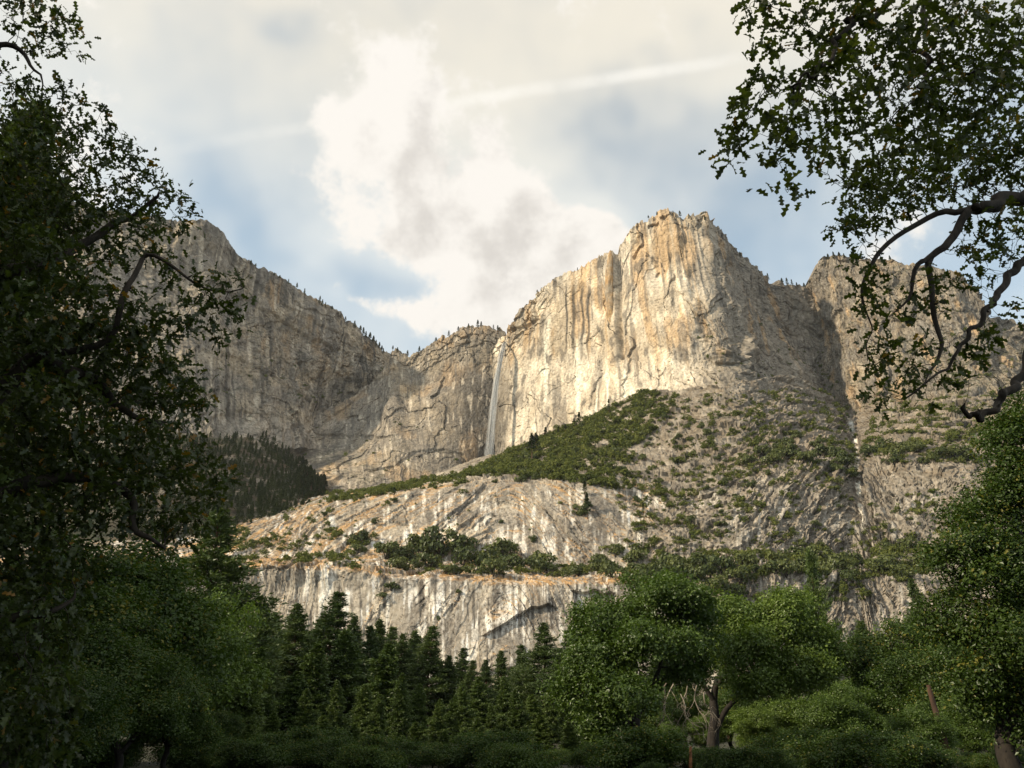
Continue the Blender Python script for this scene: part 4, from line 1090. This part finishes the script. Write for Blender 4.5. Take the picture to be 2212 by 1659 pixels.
rounded(o4, 9.0, 1800, 1482, 60, 'low rounded green tree at the foot of the right-hand oak', None, 1., 1.25)
rounded(o5, 12.2, 1935, 1330, 80, 'broad green tree spreading below the dark pine', None, .4, 1.1)
rounded(o5, 12.2, 2040, 1370, 65, 'wide green tree tucked against the tall laurel', None, 2.2, 1.2)
rounded(o4, 9.0, 1980, 1520, 50, 'fresh green bushy tree growing around a leaning reddish trunk', None, 2.6, 1.15)
for px, py, Y, rz, sx in ((1850, 1450, 105, .3, 1.3), (1700, 1490, 95, 1.3, 1.3), (1620, 1520, 90, 2.0, 1.3), (1900, 1480, 90, 4., 1.3), (2080, 1500, 60, 5., 1.3), (1440, 1560, 95, 2.9, 1.3), (1520, 1540, 100, .9, 1.4), (2170, 1600, 40, .2, 1.2)):
    rounded(o4 if sx > 1.25 else o5, 9.0 if sx > 1.25 else 12.2, px, py, Y, 'shaded understorey tree filling the gap beneath the oaks', 'understorey trees on the right', rz, sx)
for q, (px, py, Y, rz) in enumerate(((1385, 1480, 100, .4), (1470, 1470, 106, 1.4), (1570, 1480, 102, 2.4))):
    rounded(o5, 12.2, px, py, Y, f'dark broadleaf tree closing the gap behind the two spreading oaks, {ORD[q]} from the pines', 'trees behind the two oaks', rz, 1.25)
rounded(o5, 12.2, 300, 1370, 36, 'broad dark green tree spreading low beneath the shaded oak', None, 1.1, 1.15)
rounded(o5, 12.2, 200, 1240, 42, 'dark leafy tree just behind the shaded oak trunk', None, 3.1, 1.2)
rounded(o4, 9.0, 448, 1290, 85, 'brighter green broadleaf tree in front of the tallest dark pine', None, 2., .9)
for q, (px, py, Y, rz, sx) in enumerate(sorted(((70, 1300, 28, .5, 1.3), (390, 1450, 40, 2.5, 1.1), (480, 1530, 60, 4.1, 1.2), (160, 1420, 24, 5.2, 1.2), (300, 1165, 55, 1.7, 1.15), (215, 1150, 48, .6, 1.1)), reverse=True)):
    rounded(o5, 12.2, px, py, Y, f'shaded broadleaf tree in the dark wood below the oak, {ORD[q]} in from the cedars', 'broadleaf trees in the dark wood', rz, sx)
for q, (px, py, Y) in enumerate(((1230, 1560, 62), (1165, 1545, 68), (1100, 1572, 58), (1030, 1555, 66), (960, 1580, 57), (900, 1560, 64), (765, 1565, 62), (700, 1545, 68), (640, 1570, 56), (590, 1540, 64), (540, 1565, 52))):
    conifer_at(3, px, py, Y, f'low young cedar in the shadowed front of the forest, {ORD[q]} from the bright oak', 'low cedars in front of the forest', 2.0)


EXTRA = [(1, 585, 1452, 105, 1.25), (3, 665, 1488, 100, 1.3), (1, 730, 1470, 108, 1.2), (3, 820, 1500, 100, 1.3), (1, 870, 1455, 115, 1.2), (3, 950, 1510, 100, 1.3), (1, 1060, 1520, 98, 1.3), (3, 1115, 1490, 108, 1.3), (1, 1190, 1478, 112, 1.2), (3, 1000, 1480, 118, 1.2), (1, 470, 1390, 95, 1.2), (3, 540, 1440, 85, 1.3)]
for q, (k, x, y, Y, w) in enumerate(sorted(EXTRA, key=lambda c: -c[1])): conifer_at(k, x, y, Y, f'young full cedar at the foot of the taller conifers, {ORD[q]} from the bright oak', 'young cedars of the forest edge', w)
o6 = broadleaf(RL, [(0, 0, 1.1, 2.2, 2., 1.3), (-1.5, .3, .9, 1.5, 1.5, 1.), (1.6, -.2, .9, 1.6, 1.5, 1.1), (.4, -1.0, .8, 1.6, 1.4, .9), (-.4, .9, 1.5, 1.4, 1.3, 1.1), (.9, .5, 1.9, 1.1, 1.1, .9)], [([(0, 0, -.2), (.05, 0, .5), (0, .05, 1.1)], [.09, .07, .04], None)], 420, .15, 40, DIM_LEAF, .3, .5, .3)
RU = np.random.default_rng(64)
for q in range(64):
    xx = -30 + 60 * (q + .5) / 64 + RU.normal() * .6; o = thing('bush', (xx, 34 + RU.random() * 22, 0), 'shadowed leafy bush of the undergrowth at the forest foot', 'bush', 'undergrowth bushes'); s_ = .24 + .55 * RU.random() ** 2
    o.scale = (s_ * 1.25, s_ * 1.25, s_ * .9); o.rotation_euler = (0, 0, RU.random() * 6.28); link('stems', o6[0], o); link('leafage', o6[1], o)


# pale dead twigs hanging in the left of the two oaks
def dead_twigs():
    rng = np.random.default_rng(3); root = thing('dead_branches', tuple(at(1480, 1560, 64)), 'pale bare dead twigs hanging below the bright oak crown', 'branch')
    B = np.array(at(1480, 1560, 64))
    for sx in (1455, 1470, 1485, 1505, 1440, 1520):
        g = Geo()
        def grow(p, d, L, r, lev):
            n = 7; pts = [p]
            for i in range(n):
                d = unit(d + .38 * rng.normal(size=3) + np.array([0, 0, -.18])); pts.append(pts[-1] + d * L / n)
                if lev < 2 and rng.random() < .45: grow(pts[-1], unit(d + .8 * rng.normal(size=3)), L * .5, r * .55, lev + 1)
            g.add(*tube(np.array(pts), np.linspace(r, r * .35, n + 1), 4))
        grow(at(sx, 1475 + rng.random() * 30, 64) - B, np.array([rng.normal() * .4, -.1, -.8]), 3.4, .045, 0)
        link('dead_branch', g.mesh('dead_branch', DEAD, True), root)


dead_twigs()


# leaning reddish trunk and a snapped orange stub
def stubs():
    g = Geo(); p0, p1 = at(2045, 1640, 49), at(2005, 1480, 49.6); p0[2] = -.2
    q = catmull(np.array([p0, p0 * .6 + p1 * .4 + [.1, 0, 0], p1]), 9) - p0; g.add(*tube(q, np.linspace(.32, .12, 9), 10))
    tag(link('leaning_trunk', g.mesh('leaning_trunk', bark_material('weathered_pine_bark', (.030, .016, .010), (.075, .038, .022), 3.), True), None, p0), 'leaning reddish pine trunk among the fresh green leaves', 'trunk')
    m, t = mat('torn_wood'); bs = t.n('ShaderNodeBsdfPrincipled', i_Roughness=.8)
    c = t.mix(t.ramp(t.noise(t.n('ShaderNodeTexCoord').outputs['Object'], 8., 4.), .4, .6), (.15, .06, .022), (.27, .12, .045)); t.link(c, bs.inputs['Base Color'])
    o = t.n('ShaderNodeOutputMaterial'); t.link(bs.outputs[0], o.inputs[0])
    g = Geo(); p0, p1 = at(1490, 1662, 41), at(1492, 1612, 41); p0[2] = -.1
    g.add(*tube(np.array([p0, p0 * .5 + p1 * .5, p1 * .97 + p0 * .03, p1]) - p0, np.array([.085, .08, .06, .015]), 9))
    tag(link('broken_stump', g.mesh('broken_stump', m, True), None, p0), 'snapped orange stump at the foot of the bright oak', 'stump')


stubs()

# ------------------------------------------------------------------ trees and shrubs on the rock
def bush(rng, n, card, lobes, lmat, flat=.7):
    k = []; c = []
    for (x, y, z, r) in lobes:
        m = int(n * r * r / sum(l[3] ** 2 for l in lobes)); v = rvec(rng, m); v[:, 2] = np.where(v[:, 2] < -.5, -v[:, 2], v[:, 2]) * flat
        k.append(np.array([x, y, z]) + v * r * (.72 + .33 * rng.random((m, 1)))); c.append(v)
    P = np.concatenate(k); C = np.concatenate(c); m = len(P)
    nr = unit(C + .45 * rng.normal(size=C.shape)); ax = unit(np.cross(nr, rng.normal(size=C.shape)))
    V, F = leaves(P, ax, nr, card * rng.uniform(.6, 1.3, m), CARD, .2)
    return V, F, np.repeat(np.clip(.5 + .27 * rng.normal(size=m), 0, 1), 4)


RS = np.random.default_rng(99)


def lobes_of(rng, k, spread, r):
    return [(rng.normal() * spread, rng.normal() * spread, r * .55 + abs(rng.normal()) * r * .45, r * rng.uniform(.6, 1.05)) for _ in range(k)]


LIVE = []
for q in range(5):   # about 10 m wide
    g = Geo(); V, F, t_ = bush(RS, 750, 1.05, lobes_of(RS, 7, 2.4, 2.7), LIVE_LEAF); g.add(V, F, t_)
    tg = Geo()
    for a in range(3): tg.add(*tube(np.array([[0, 0, -1.5], [.6 * math.cos(a * 2.1), .6 * math.sin(a * 2.1), 1.2], [1.6 * math.cos(a * 2.1), 1.6 * math.sin(a * 2.1), 3.]]), np.array([.3, .2, .08]), 5))
    LIVE.append((tg.mesh('trunk', BARK, True), g.mesh('crown', LIVE_LEAF)))
SHRUB = []
for q in range(6):   # about 4 m wide
    g = Geo(); V, F, t_ = bush(RS, 130, .80, lobes_of(RS, 4, 1.0, 1.3), SHRUB_LEAF, .75); g.add(V, F, t_); SHRUB.append((g.mesh('shrub', SHRUB_LEAF), V, F, t_))


def far_conifer(rng, h, w, bare):
    T, g = Geo(), Geo(); T.add(*tube(np.array([[0, 0, -1.], [0, 0, h * .5], [.1, 0, h]]), np.array([.022 * h, .014 * h, .02]), 5))
    n = 260; f = rng.random(n) ** .8 * (1 - bare) + bare; R0 = w * .5 * (1 - f ** 1.5) * (.6 + .4 * np.sin(f * 34) ** 2); a = rng.random(n) * 6.28; rr = np.sqrt(rng.random(n)) * R0 + .1
    P = np.stack([rr * np.cos(a), rr * np.sin(a), f * h - .05 * rr], 1); ax = unit(np.stack([np.cos(a), np.sin(a), -.1 + 0 * a], 1) + .5 * rng.normal(size=(n, 3)))
    V, F = leaves(P - ax * .5, ax, unit(np.array([0, 0, 1.]) + .6 * rng.normal(size=(n, 3))), h * .085 * rng.uniform(.7, 1.3, n), CARD, .1); g.add(V, F, np.repeat(rng.random(n), 4))
    return T.mesh('trunk', PINE_BARK, True), g.mesh('crown', FAR_PINE)


FARC = [(far_conifer(RS, 14, 7, .15), 14), (far_conifer(RS, 14, 5.2, .3), 14), (far_conifer(RS, 14, 8, .45), 14), (far_conifer(RS, 14, 6.4, .08), 14)]


def surf_points(names, px, py, rad=12, first=True):
    """nearest surface vertex to a photo pixel, taking the front-most sheet"""
    best = None
    for nm in names:
        G, N, X, Y = SURF[nm]; d = np.hypot(X - px, Y - py); i = np.unravel_index(d.argmin(), d.shape)
        if d[i] < rad and (best is None or G[i][1] < best[0][1]): best = (G[i], N[i])
    return best


def stand(px, py, w, label, group, surf, kind):
    hit = surf_points(surf, px, py, 16)
    if hit is None: return
    p = hit[0]; ppm = FP / (p[1] * .93 + p[2] * .3)
    if kind == 'live':
        s = w / ppm / 9.5; m = LIVE[RS.integers(5)]; o = thing('live_oak', p + np.array([0, 0, -.4]), label, 'tree', group)
        o.scale = (s, s, s * RS.uniform(.85, 1.15)); o.rotation_euler = (0, 0, RS.random() * 6.28); link('trunk', m[0], o); link('crown', m[1], o)
    else:
        (m, H) = FARC[RS.integers(4)] if kind == 'pine' else FARC[kind]; s = w / ppm / H; o = thing('pine_tree', p + np.array([0, 0, -.5 * s]), label, 'tree', group)
        k = RS.uniform(.85, 1.25); o.scale = (s * k, s * k, s); o.rotation_euler = (0, 0, RS.random() * 6.28); link('trunk', m[0], o); link('crown', m[1], o)


LS = ['lower_slopes']
for x, y, w in [(790, 1172, 42), (835, 1208, 70), (880, 1212, 66), (905, 1190, 74), (950, 1205, 88), (1000, 1222, 66), (1005, 1196, 70), (1050, 1222, 76), (1085, 1205, 80), (1120, 1232, 70), (1150, 1225, 62), (1180, 1238, 44), (860, 1232, 54), (925, 1232, 66), (985, 1240, 52), (1065, 1244, 58), (765, 1175, 26), (772, 1195, 40)]:
    stand(x, y, w, 'dark rounded live oak in the grove along the ledge above the lower cliff', 'live oaks in the ledge grove', LS, 'live')
for x, y, w in [(1250, 1245, 44), (1285, 1240, 56), (1320, 1248, 56), (1230, 1243, 34), (1300, 1218, 40)]:
    stand(x, y, w, 'live oak at the right end of the straw-coloured grass ledge', 'live oaks at the end of the grass ledge', LS, 'live')
for x, y, w in [(1360, 1215, 56), (1375, 1240, 48), (1400, 1262, 70), (1425, 1235, 70), (1455, 1272, 76), (1470, 1240, 66), (1500, 1262, 70), (1520, 1230, 66), (1550, 1278, 78), (1560, 1245, 70), (1600, 1262, 76), (1610, 1225, 60), (1640, 1240, 60), (1680, 1222, 60), (1700, 1245, 66), (1740, 1240, 66), (1720, 1210, 56),
                (1770, 1220, 60), (1790, 1250, 60), (1820, 1240, 66), (1840, 1260, 60), (1860, 1228, 56), (1900, 1240, 60), (1930, 1225, 60), (1950, 1255, 66), (1985, 1230, 60), (2010, 1205, 56), (1330, 1200, 40), (1440, 1295, 70), (1510, 1300, 66), (1590, 1292, 60), (1920, 1200, 44), (1960, 1190, 50)]:
    stand(x, y, w, 'live oak in the thick green belt above the right part of the lower cliff', 'live oaks in the belt above the lower cliff', LS, 'live')
for x, y, w in [(1650, 985, 42), (1680, 1000, 44), (1710, 990, 50), (1740, 1000, 48), (1770, 985, 46), (1800, 1000, 50), (1830, 1005, 44), (1620, 1005, 36), (1880, 985, 46), (1915, 975, 46), (1950, 985, 48), (1985, 980, 46), (2020, 990, 46), (2060, 985, 44), (2090, 995, 44), (1700, 965, 36), (1760, 965, 36), (1930, 1000, 38), (2000, 1003, 38), (1815, 1020, 44), (1840, 1030, 36)]:
    stand(x, y, w, 'live oak in the dark green band beside the creek slot', 'live oaks beside the creek slot', LS, 'live')
for x, y, w in [(1255, 1115, 34), (1245, 1100, 26), (1270, 1095, 22), (850, 1085, 22), (1150, 1170, 22), (1080, 1130, 14), (845, 1275, 30), (830, 1290, 22), (990, 1280, 14), (950, 1340, 18), (905, 1385, 22), (700, 1115, 18), (810, 1132, 20)]:
    stand(x, y, w, 'lone dark bush rooted in a crack of the pale cliff bands', 'lone bushes on the cliff bands', LS, 'live')
for x, y, h in [(1315, 893, 36), (1252, 925, 40), (1240, 930, 30), (1150, 1000, 72), (1158, 985, 55), (1178, 948, 30), (1206, 940, 22), (1222, 935, 22), (1195, 945, 18), (1265, 1075, 40), (1270, 1120, 60), (850, 1080, 30), (1390, 1110, 26)]:
    stand(x, y, h, 'thin conifer standing on the green slope below the sunlit wall' if y < 1010 else 'small dark conifer clinging to the pale slabs', 'conifers on the green slope' if y < 1010 else 'conifers on the slabs', LS, 'pine')
for _ in range(46):      # fuller bushes standing out of the green slope
    x = RS.uniform(1040, 1400); y0 = np.interp(x, [1000, 1080, 1200, 1320, 1395], [1030, 985, 935, 890, 855]); stand(x, RS.uniform(y0 + 12, 1050), RS.uniform(14, 30), 'rounded bush standing above the scrub on the green slope', 'rounded bushes of the green slope', LS, 'live')
for _ in range(40):
    stand(RS.uniform(1380, 1840), RS.uniform(900, 1180), RS.uniform(12, 28), 'rounded bush on the broken grey slope below the buttress', 'rounded bushes of the grey slope', LS, 'live')
# along the skylines
RIDGE = {'left_cliff': ([(445, 490, 12), (500, 541, 12), (540, 572, 14), (552, 578, 12), (590, 598, 12), (603, 604, 12), (622, 612, 12), (640, 622, 14), (657, 637, 17), (690, 656, 20), (696, 660, 17), (702, 664, 14), (716, 672, 14), (735, 684, 16), (746, 690, 11), (765, 706, 16), (778, 718, 18), (784, 724, 20), (790, 730, 18), (799, 737, 22), (806, 742, 20), (812, 748, 17), (818, 754, 18), (824, 759, 15), (828, 763, 14)], 'small pine on the sloping rim of the shaded left wall', 'pines on the left rim'),
         'fall_cliff': ([(848, 758, 14), (858, 760, 12), (880, 768, 14), (905, 765, 20), (942, 740, 14), (968, 724, 14), (990, 714, 12), (1012, 711, 16), (1032, 707, 20), (1040, 705, 14), (1075, 714, 14), (1066, 710, 12)], 'small pine on the rim beside the waterfall lip', 'pines beside the waterfall lip'),
         'main_cliff': ([(1160, 633, 10), (1170, 628, 10), (1247, 583, 8), (1400, 470, 10), (1420, 465, 12), (1455, 464, 12), (1470, 466, 14), (1490, 470, 12), (1522, 474, 12), (1600, 556, 16), (1640, 594, 14), (1665, 604, 16), (1690, 612, 16), (1702, 614, 18), (1712, 616, 16), (1722, 620, 14), (1738, 624, 16), (1750, 628, 14)], 'tiny pine on the crest of the great sunlit wall', 'pines on the great wall'),
         'right_cliff': ([(1768, 590, 14), (1778, 575, 14), (1790, 560, 16), (1802, 559, 18), (1815, 558, 18), (1825, 560, 16), (1840, 560, 16), (1925, 566, 18), (2010, 580, 16), (2050, 592, 14), (2070, 606, 14), (2185, 698, 12)], 'tiny pine on top of the right-hand peak', 'pines on the right peak')}
for nm, (pts, lab, grp) in RIDGE.items():
    for q, (x, y, h) in enumerate(sorted(pts, reverse=nm in ('left_cliff', 'fall_cliff'))): stand(x, y + 2, h * 1.15, f'{lab}, {ORD[q]} from the ' + {'left_cliff': 'notch', 'fall_cliff': 'falling water', 'main_cliff': 'falling water', 'right_cliff': 'gap'}[nm], grp, [nm], 'pine')

# forest of the side valley: pines one by one
def scatter(name, pts, size, protos, label, cat):
    """one object of kind stuff: the prototypes' meshes set on points"""
    n = len(pts); me = bpy.data.meshes.new(name); me.vertices.add(n); me.vertices.foreach_set('co', np.asarray(pts, np.float32).ravel())
    a = me.attributes.new('size', 'FLOAT', 'POINT'); a.data.foreach_set('value', np.asarray(size, np.float32))
    a = me.attributes.new('turn', 'FLOAT', 'POINT'); a.data.foreach_set('value', (RS.random(n) * 6.28).astype(np.float32)); me.update()
    ob = tag(link(name, me), label, cat, None, 'stuff')
    gt = bpy.data.node_groups.new(name, 'GeometryNodeTree'); gt.interface.new_socket('Geometry', in_out='INPUT', socket_type='NodeSocketGeometry'); gt.interface.new_socket('Geometry', in_out='OUTPUT', socket_type='NodeSocketGeometry')
    t = NT(gt); gi = t.n('NodeGroupInput'); go = t.n('NodeGroupOutput'); jn = t.n('GeometryNodeJoinGeometry')
    for o in protos:
        oi = t.n('GeometryNodeObjectInfo', transform_space='ORIGINAL'); oi.inputs['Object'].default_value = o; oi.inputs['As Instance'].default_value = True; t.link(oi.outputs['Geometry'], jn.inputs[0])
    ip = t.n('GeometryNodeInstanceOnPoints'); t.link(gi.outputs[0], ip.inputs['Points']); t.link(jn.outputs[0], ip.inputs['Instance']); ip.inputs['Pick Instance'].default_value = True
    ri = t.n('FunctionNodeRandomValue', data_type='INT'); ri.inputs[4].default_value = 0; ri.inputs[5].default_value = len(protos) - 1; t.link(ri.outputs[2], ip.inputs['Instance Index'])
    na = t.n('GeometryNodeInputNamedAttribute', data_type='FLOAT'); na.inputs[0].default_value = 'size'; t.link(na.outputs[0], ip.inputs['Scale'])
    nb = t.n('GeometryNodeInputNamedAttribute', data_type='FLOAT'); nb.inputs[0].default_value = 'turn'; cx = t.n('ShaderNodeCombineXYZ'); t.link(nb.outputs[0], cx.inputs[2]); t.link(cx.outputs[0], ip.inputs['Rotation'])
    t.link(ip.outputs[0], go.inputs[0]); ob.modifiers.new('scatter', 'NODES').node_group = gt


def side_wood():
    G, N, X, Y = SURF['side_valley']; Pv = G.reshape(-1, 3); X, Y = X.ravel(), Y.ravel()
    cand = np.where((X > 250) & (X < 705) & (Y > 952))[0]; RS.shuffle(cand); taken = np.zeros((0, 2)); keep = []
    for i in cand[:14000]:
        p = Pv[i, :2]
        if len(taken) == 0 or np.hypot(*(taken - p).T).min() > 6.0: taken = np.concatenate([taken, p[None]]); keep.append(i)
        if len(keep) - 0 >= 950: break
    keep = sorted(keep, key=lambda i: -X[i]); first = [i for i in keep if X[i] > 470][:130]; rest = [i for i in keep if i not in set(first)]; crowns = {}
    for i in first:
        k = RS.integers(4); m, H = FARC[k]; s = RS.uniform(13, 25) / H; o = thing('pine_tree', Pv[i] - np.array([0, 0, .5]), 'dark pine in the shaded side valley below the left wall', 'tree', 'pines of the side valley')
        o.scale = (s * 1.5, s * 1.5, s); o.rotation_euler = (0, 0, RS.random() * 6.28); link('trunk', m[0], o); crowns[k] = link('crown', m[1], o)
    scatter('far_wood', Pv[rest] - np.array([0, 0, .5]), RS.uniform(1.0, 1.8, len(rest)), list(crowns.values()), 'dark wood of pines filling the side valley', 'wood')


side_wood()


# scrub: density drawn from where it grows
def scrub_density(x, y):
    d = np.zeros(x.shape)
    def add(poly, v): nonlocal d; d = np.where(inpoly(x, y, poly), np.maximum(d, v), d)
    add([(1385, 850), (1830, 840), (1850, 1200), (1330, 1200), (1340, 1000)], .42)
    add([(1000, 1030), (1080, 982), (1200, 932), (1320, 884), (1395, 846), (1460, 860), (1420, 930), (1350, 1000), (1345, 1062), (1200, 1040), (1100, 1030)], .85)
    add([(1330, 985), (1500, 960), (1640, 1000), (1640, 1040), (1480, 1060), (1345, 1060)], .55)
    add([(1620, 935), (1850, 940), (1850, 1020), (1640, 1010)], .7)
    add([(1870, 930), (2110, 935), (2120, 1005), (1870, 1000)], .8)
    add([(1360, 1030), (1560, 1030), (1560, 1120), (1360, 1120)], .5)
    add([(1340, 1150), (2050, 1140), (2050, 1300), (1380, 1300)], .7)
    add([(1880, 1080), (2060, 1060), (2060, 1200), (1900, 1200)], .5)
    add([(1880, 860), (2200, 860), (2200, 940), (1880, 940)], .5)
    add([(500, 1150), (780, 1130), (800, 1225), (520, 1222)], .42)
    add([(700, 1215), (1380, 1225), (1380, 1250), (700, 1240)], .25)
    add([(700, 1060), (1010, 1020), (1010, 1050), (720, 1085)], .5)
    add([(600, 1090), (900, 1070), (900, 1180), (620, 1180)], .06)
    add([(900, 1060), (1340, 1060), (1340, 1200), (900, 1200)], .03)
    return d


def scrub():
    G, N, X, Y = SURF['lower_slopes']; P = G.reshape(-1, 3); area = np.linalg.norm(np.cross(np.gradient(G, axis=0), np.gradient(G, axis=1)), axis=-1).ravel()
    n = fbm(P / 34, 3); d = scrub_density(X.ravel(), Y.ravel()); d = np.where(d > .8, d * sstep(n, -.5, .05), d * sstep(n, -.25, .25)) * sstep(N[..., 2].ravel(), .15, .4)
    w = area * d; idx = RS.choice(len(P), 7500, replace=False, p=w / w.sum())
    # and a few on the ledges of the other walls
    for nm, k, x0, x1, y0, y1 in (('right_cliff', 260, 1770, 2300, 640, 960), ('main_cliff', 150, 1480, 1850, 640, 900), ('left_cliff', 70, 450, 840, 740, 880), ('fall_cliff', 30, 600, 1080, 740, 1040)):
        g2, n2, x2, y2 = SURF[nm]; m = (sstep(n2[..., 2], .25, .6) * (x2 > x0) * (x2 < x1) * (y2 > y0) * (y2 < y1)).ravel() * sstep(y2.ravel(), y0, y1 + 60)
        j = RS.choice(m.size, k, replace=False, p=m / m.sum()); P = np.concatenate([P, g2.reshape(-1, 3)[j]]); X = np.concatenate([X.ravel(), x2.ravel()[j]]); Y = np.concatenate([Y.ravel(), y2.ravel()[j]]); idx = np.concatenate([idx, np.arange(len(P) - k, len(P))])
    pts = P[idx]; sz = (.8 + 2.3 * RS.random(len(pts)) ** 2.2) * np.where(inpoly(X.ravel()[idx], Y.ravel()[idx], [(1000, 1030), (1200, 932), (1395, 846), (1460, 860), (1345, 1062)]), 1.35, 1.)
    order = np.argsort(-sz / pts[:, 1]); X, Y = X.ravel(), Y.ravel(); protos = []
    for n_, i in enumerate(order[:300]):
        p = pts[i] - np.array([0, 0, .3]); s = sz[i]; k = n_ % 6; x, y = X[idx[i]], Y[idx[i]]
        lab, grp = (('green shrub among the scrub covering the slope under the sunlit wall', 'scrub on the green slope') if x < 1480 and y < 1065 else
                    ('shrub scattered on the broken grey slope below the buttress', 'scrub below the buttress') if y < 1150 and x > 1300 else ('low shrub on the benches of the pale lower cliffs', 'scrub on the lower benches'))
        o = link('shrub', SHRUB[k][0], None, p); tag(o, lab, 'shrub', grp); o.scale = (s, s, s * .9); o.rotation_euler = (0, 0, RS.random() * 6.28)
        if n_ < 6: protos.append(o)
    rest = order[300:]; scatter('scrub_cover', pts[rest] - np.array([0, 0, .3]), sz[rest], protos, 'distant low scrub dotted over the rocky slopes', 'scrub')


scrub()


# ------------------------------------------------------------------ the waterfall
def waterfall():
    m, t = mat('falling_water')
    al = t.n('ShaderNodeAttribute', attribute_name='Tint').outputs['Fac']; pos = t.n('ShaderNodeNewGeometry').outputs['Position']
    mp = t.n('ShaderNodeMapping'); mp.inputs['Scale'].default_value = (.6, .1, .09); t.link(pos, mp.inputs[0])
    a = t.math('MULTIPLY', al, t.ramp(t.noise(mp.outputs[0], 1., 4., .65), .24, .46))
    d = t.n('ShaderNodeBsdfDiffuse'); d.inputs[0].default_value = (.86, .86, .85, 1); tl = t.n('ShaderNodeBsdfTranslucent'); tl.inputs[0].default_value = (.86, .86, .85, 1)
    mm = t.n('ShaderNodeMixShader', i_0=.4); t.link(d.outputs[0], mm.inputs[1]); t.link(tl.outputs[0], mm.inputs[2])
    tr = t.n('ShaderNodeBsdfTransparent'); mx = t.n('ShaderNodeMixShader'); t.link(a, mx.inputs[0]); t.link(tr.outputs[0], mx.inputs[1]); t.link(mm.outputs[0], mx.inputs[2])
    o = t.n('ShaderNodeOutputMaterial'); t.link(mx.outputs[0], o.inputs[0])
    path = np.array([(1091, 738), (1087, 752), (1081, 782), (1074, 820), (1069, 860), (1065, 900), (1062, 940), (1058, 985), (1054, 1005)], float)
    rng = np.random.default_rng(8); g = Geo(); base = at(1058, 990, 1500)
    q = catmull(path, 90); v = np.linspace(0, 1, 90)
    for k in range(60):
        off = rng.normal() * .42; side = off * np.interp(v, [0, .05, .3, .7, 1], [2, 4, 6, 9, 11]) + 1.8 * fbm(P3(v * 7, 0 * v + k * 3.1, 0 * v), 2)
        c = at(q[:, 0] + side, q[:, 1], np.interp(v, [0, .04, .15, 1], [1575, 1552, 1530, 1480]) - rng.random() * 7)
        w = rng.uniform(.7, 2.0) * np.interp(v, [0, .3, 1], [1., 1.3, 1.8]); s, e = (0., 1.) if k < 5 else sorted(rng.random(2) * 1.1)
        if e - s < .15: e = min(1, s + .3)
        al_ = np.interp(v, [s - .03, s + .05, e - .1, e + .02], [0, 1, 1, 0]) * np.interp(v, [0, .35, .8, 1], [1., .85, .55, .32]) * rng.uniform(.5, 1.)
        L = np.stack([c - np.stack([w, 0 * w, 0 * w], 1), c - np.stack([0 * w, .8 * w, 0 * w], 1), c + np.stack([w, 0 * w, 0 * w], 1)], 1) - base
        tt = np.stack([al_ * .1, al_, al_ * .1], 1); g.add(L.reshape(-1, 3), grid_faces(90, 3), tt.ravel())
    tag(link('waterfall', g.mesh('waterfall', m, True), None, base), 'thin white waterfall dropping down the dark wet corner of the cliff', 'waterfall', None, 'structure')


waterfall()


# ------------------------------------------------------------------ thin valley haze
def haze():
    m = bpy.data.materials.new('valley_air'); m.use_nodes = True; t = NT(m.node_tree)
    v = t.n('ShaderNodeVolumePrincipled', i_Density=0.000022, i_Anisotropy=0.35); v.inputs['Color'].default_value = (.88, .92, 1.0, 1)
    o = t.n('ShaderNodeOutputMaterial'); t.link(v.outputs[0], o.inputs['Volume'])
    x0, x1, y0, y1, z0, z1 = -3300, 3300, -2700, 2400, -60, 1500
    V = np.array([(x, y, z) for x in (x0, x1) for y in (y0, y1) for z in (z0, z1)]); F = np.array([(0, 1, 3, 2), (4, 6, 7, 5), (0, 4, 5, 1), (2, 3, 7, 6), (0, 2, 6, 4), (1, 5, 7, 3)])
    tag(link('haze', mesh_np('haze', V, F, False, None, [m])), 'thin pale air filling the valley', 'haze', None, 'stuff')


haze()
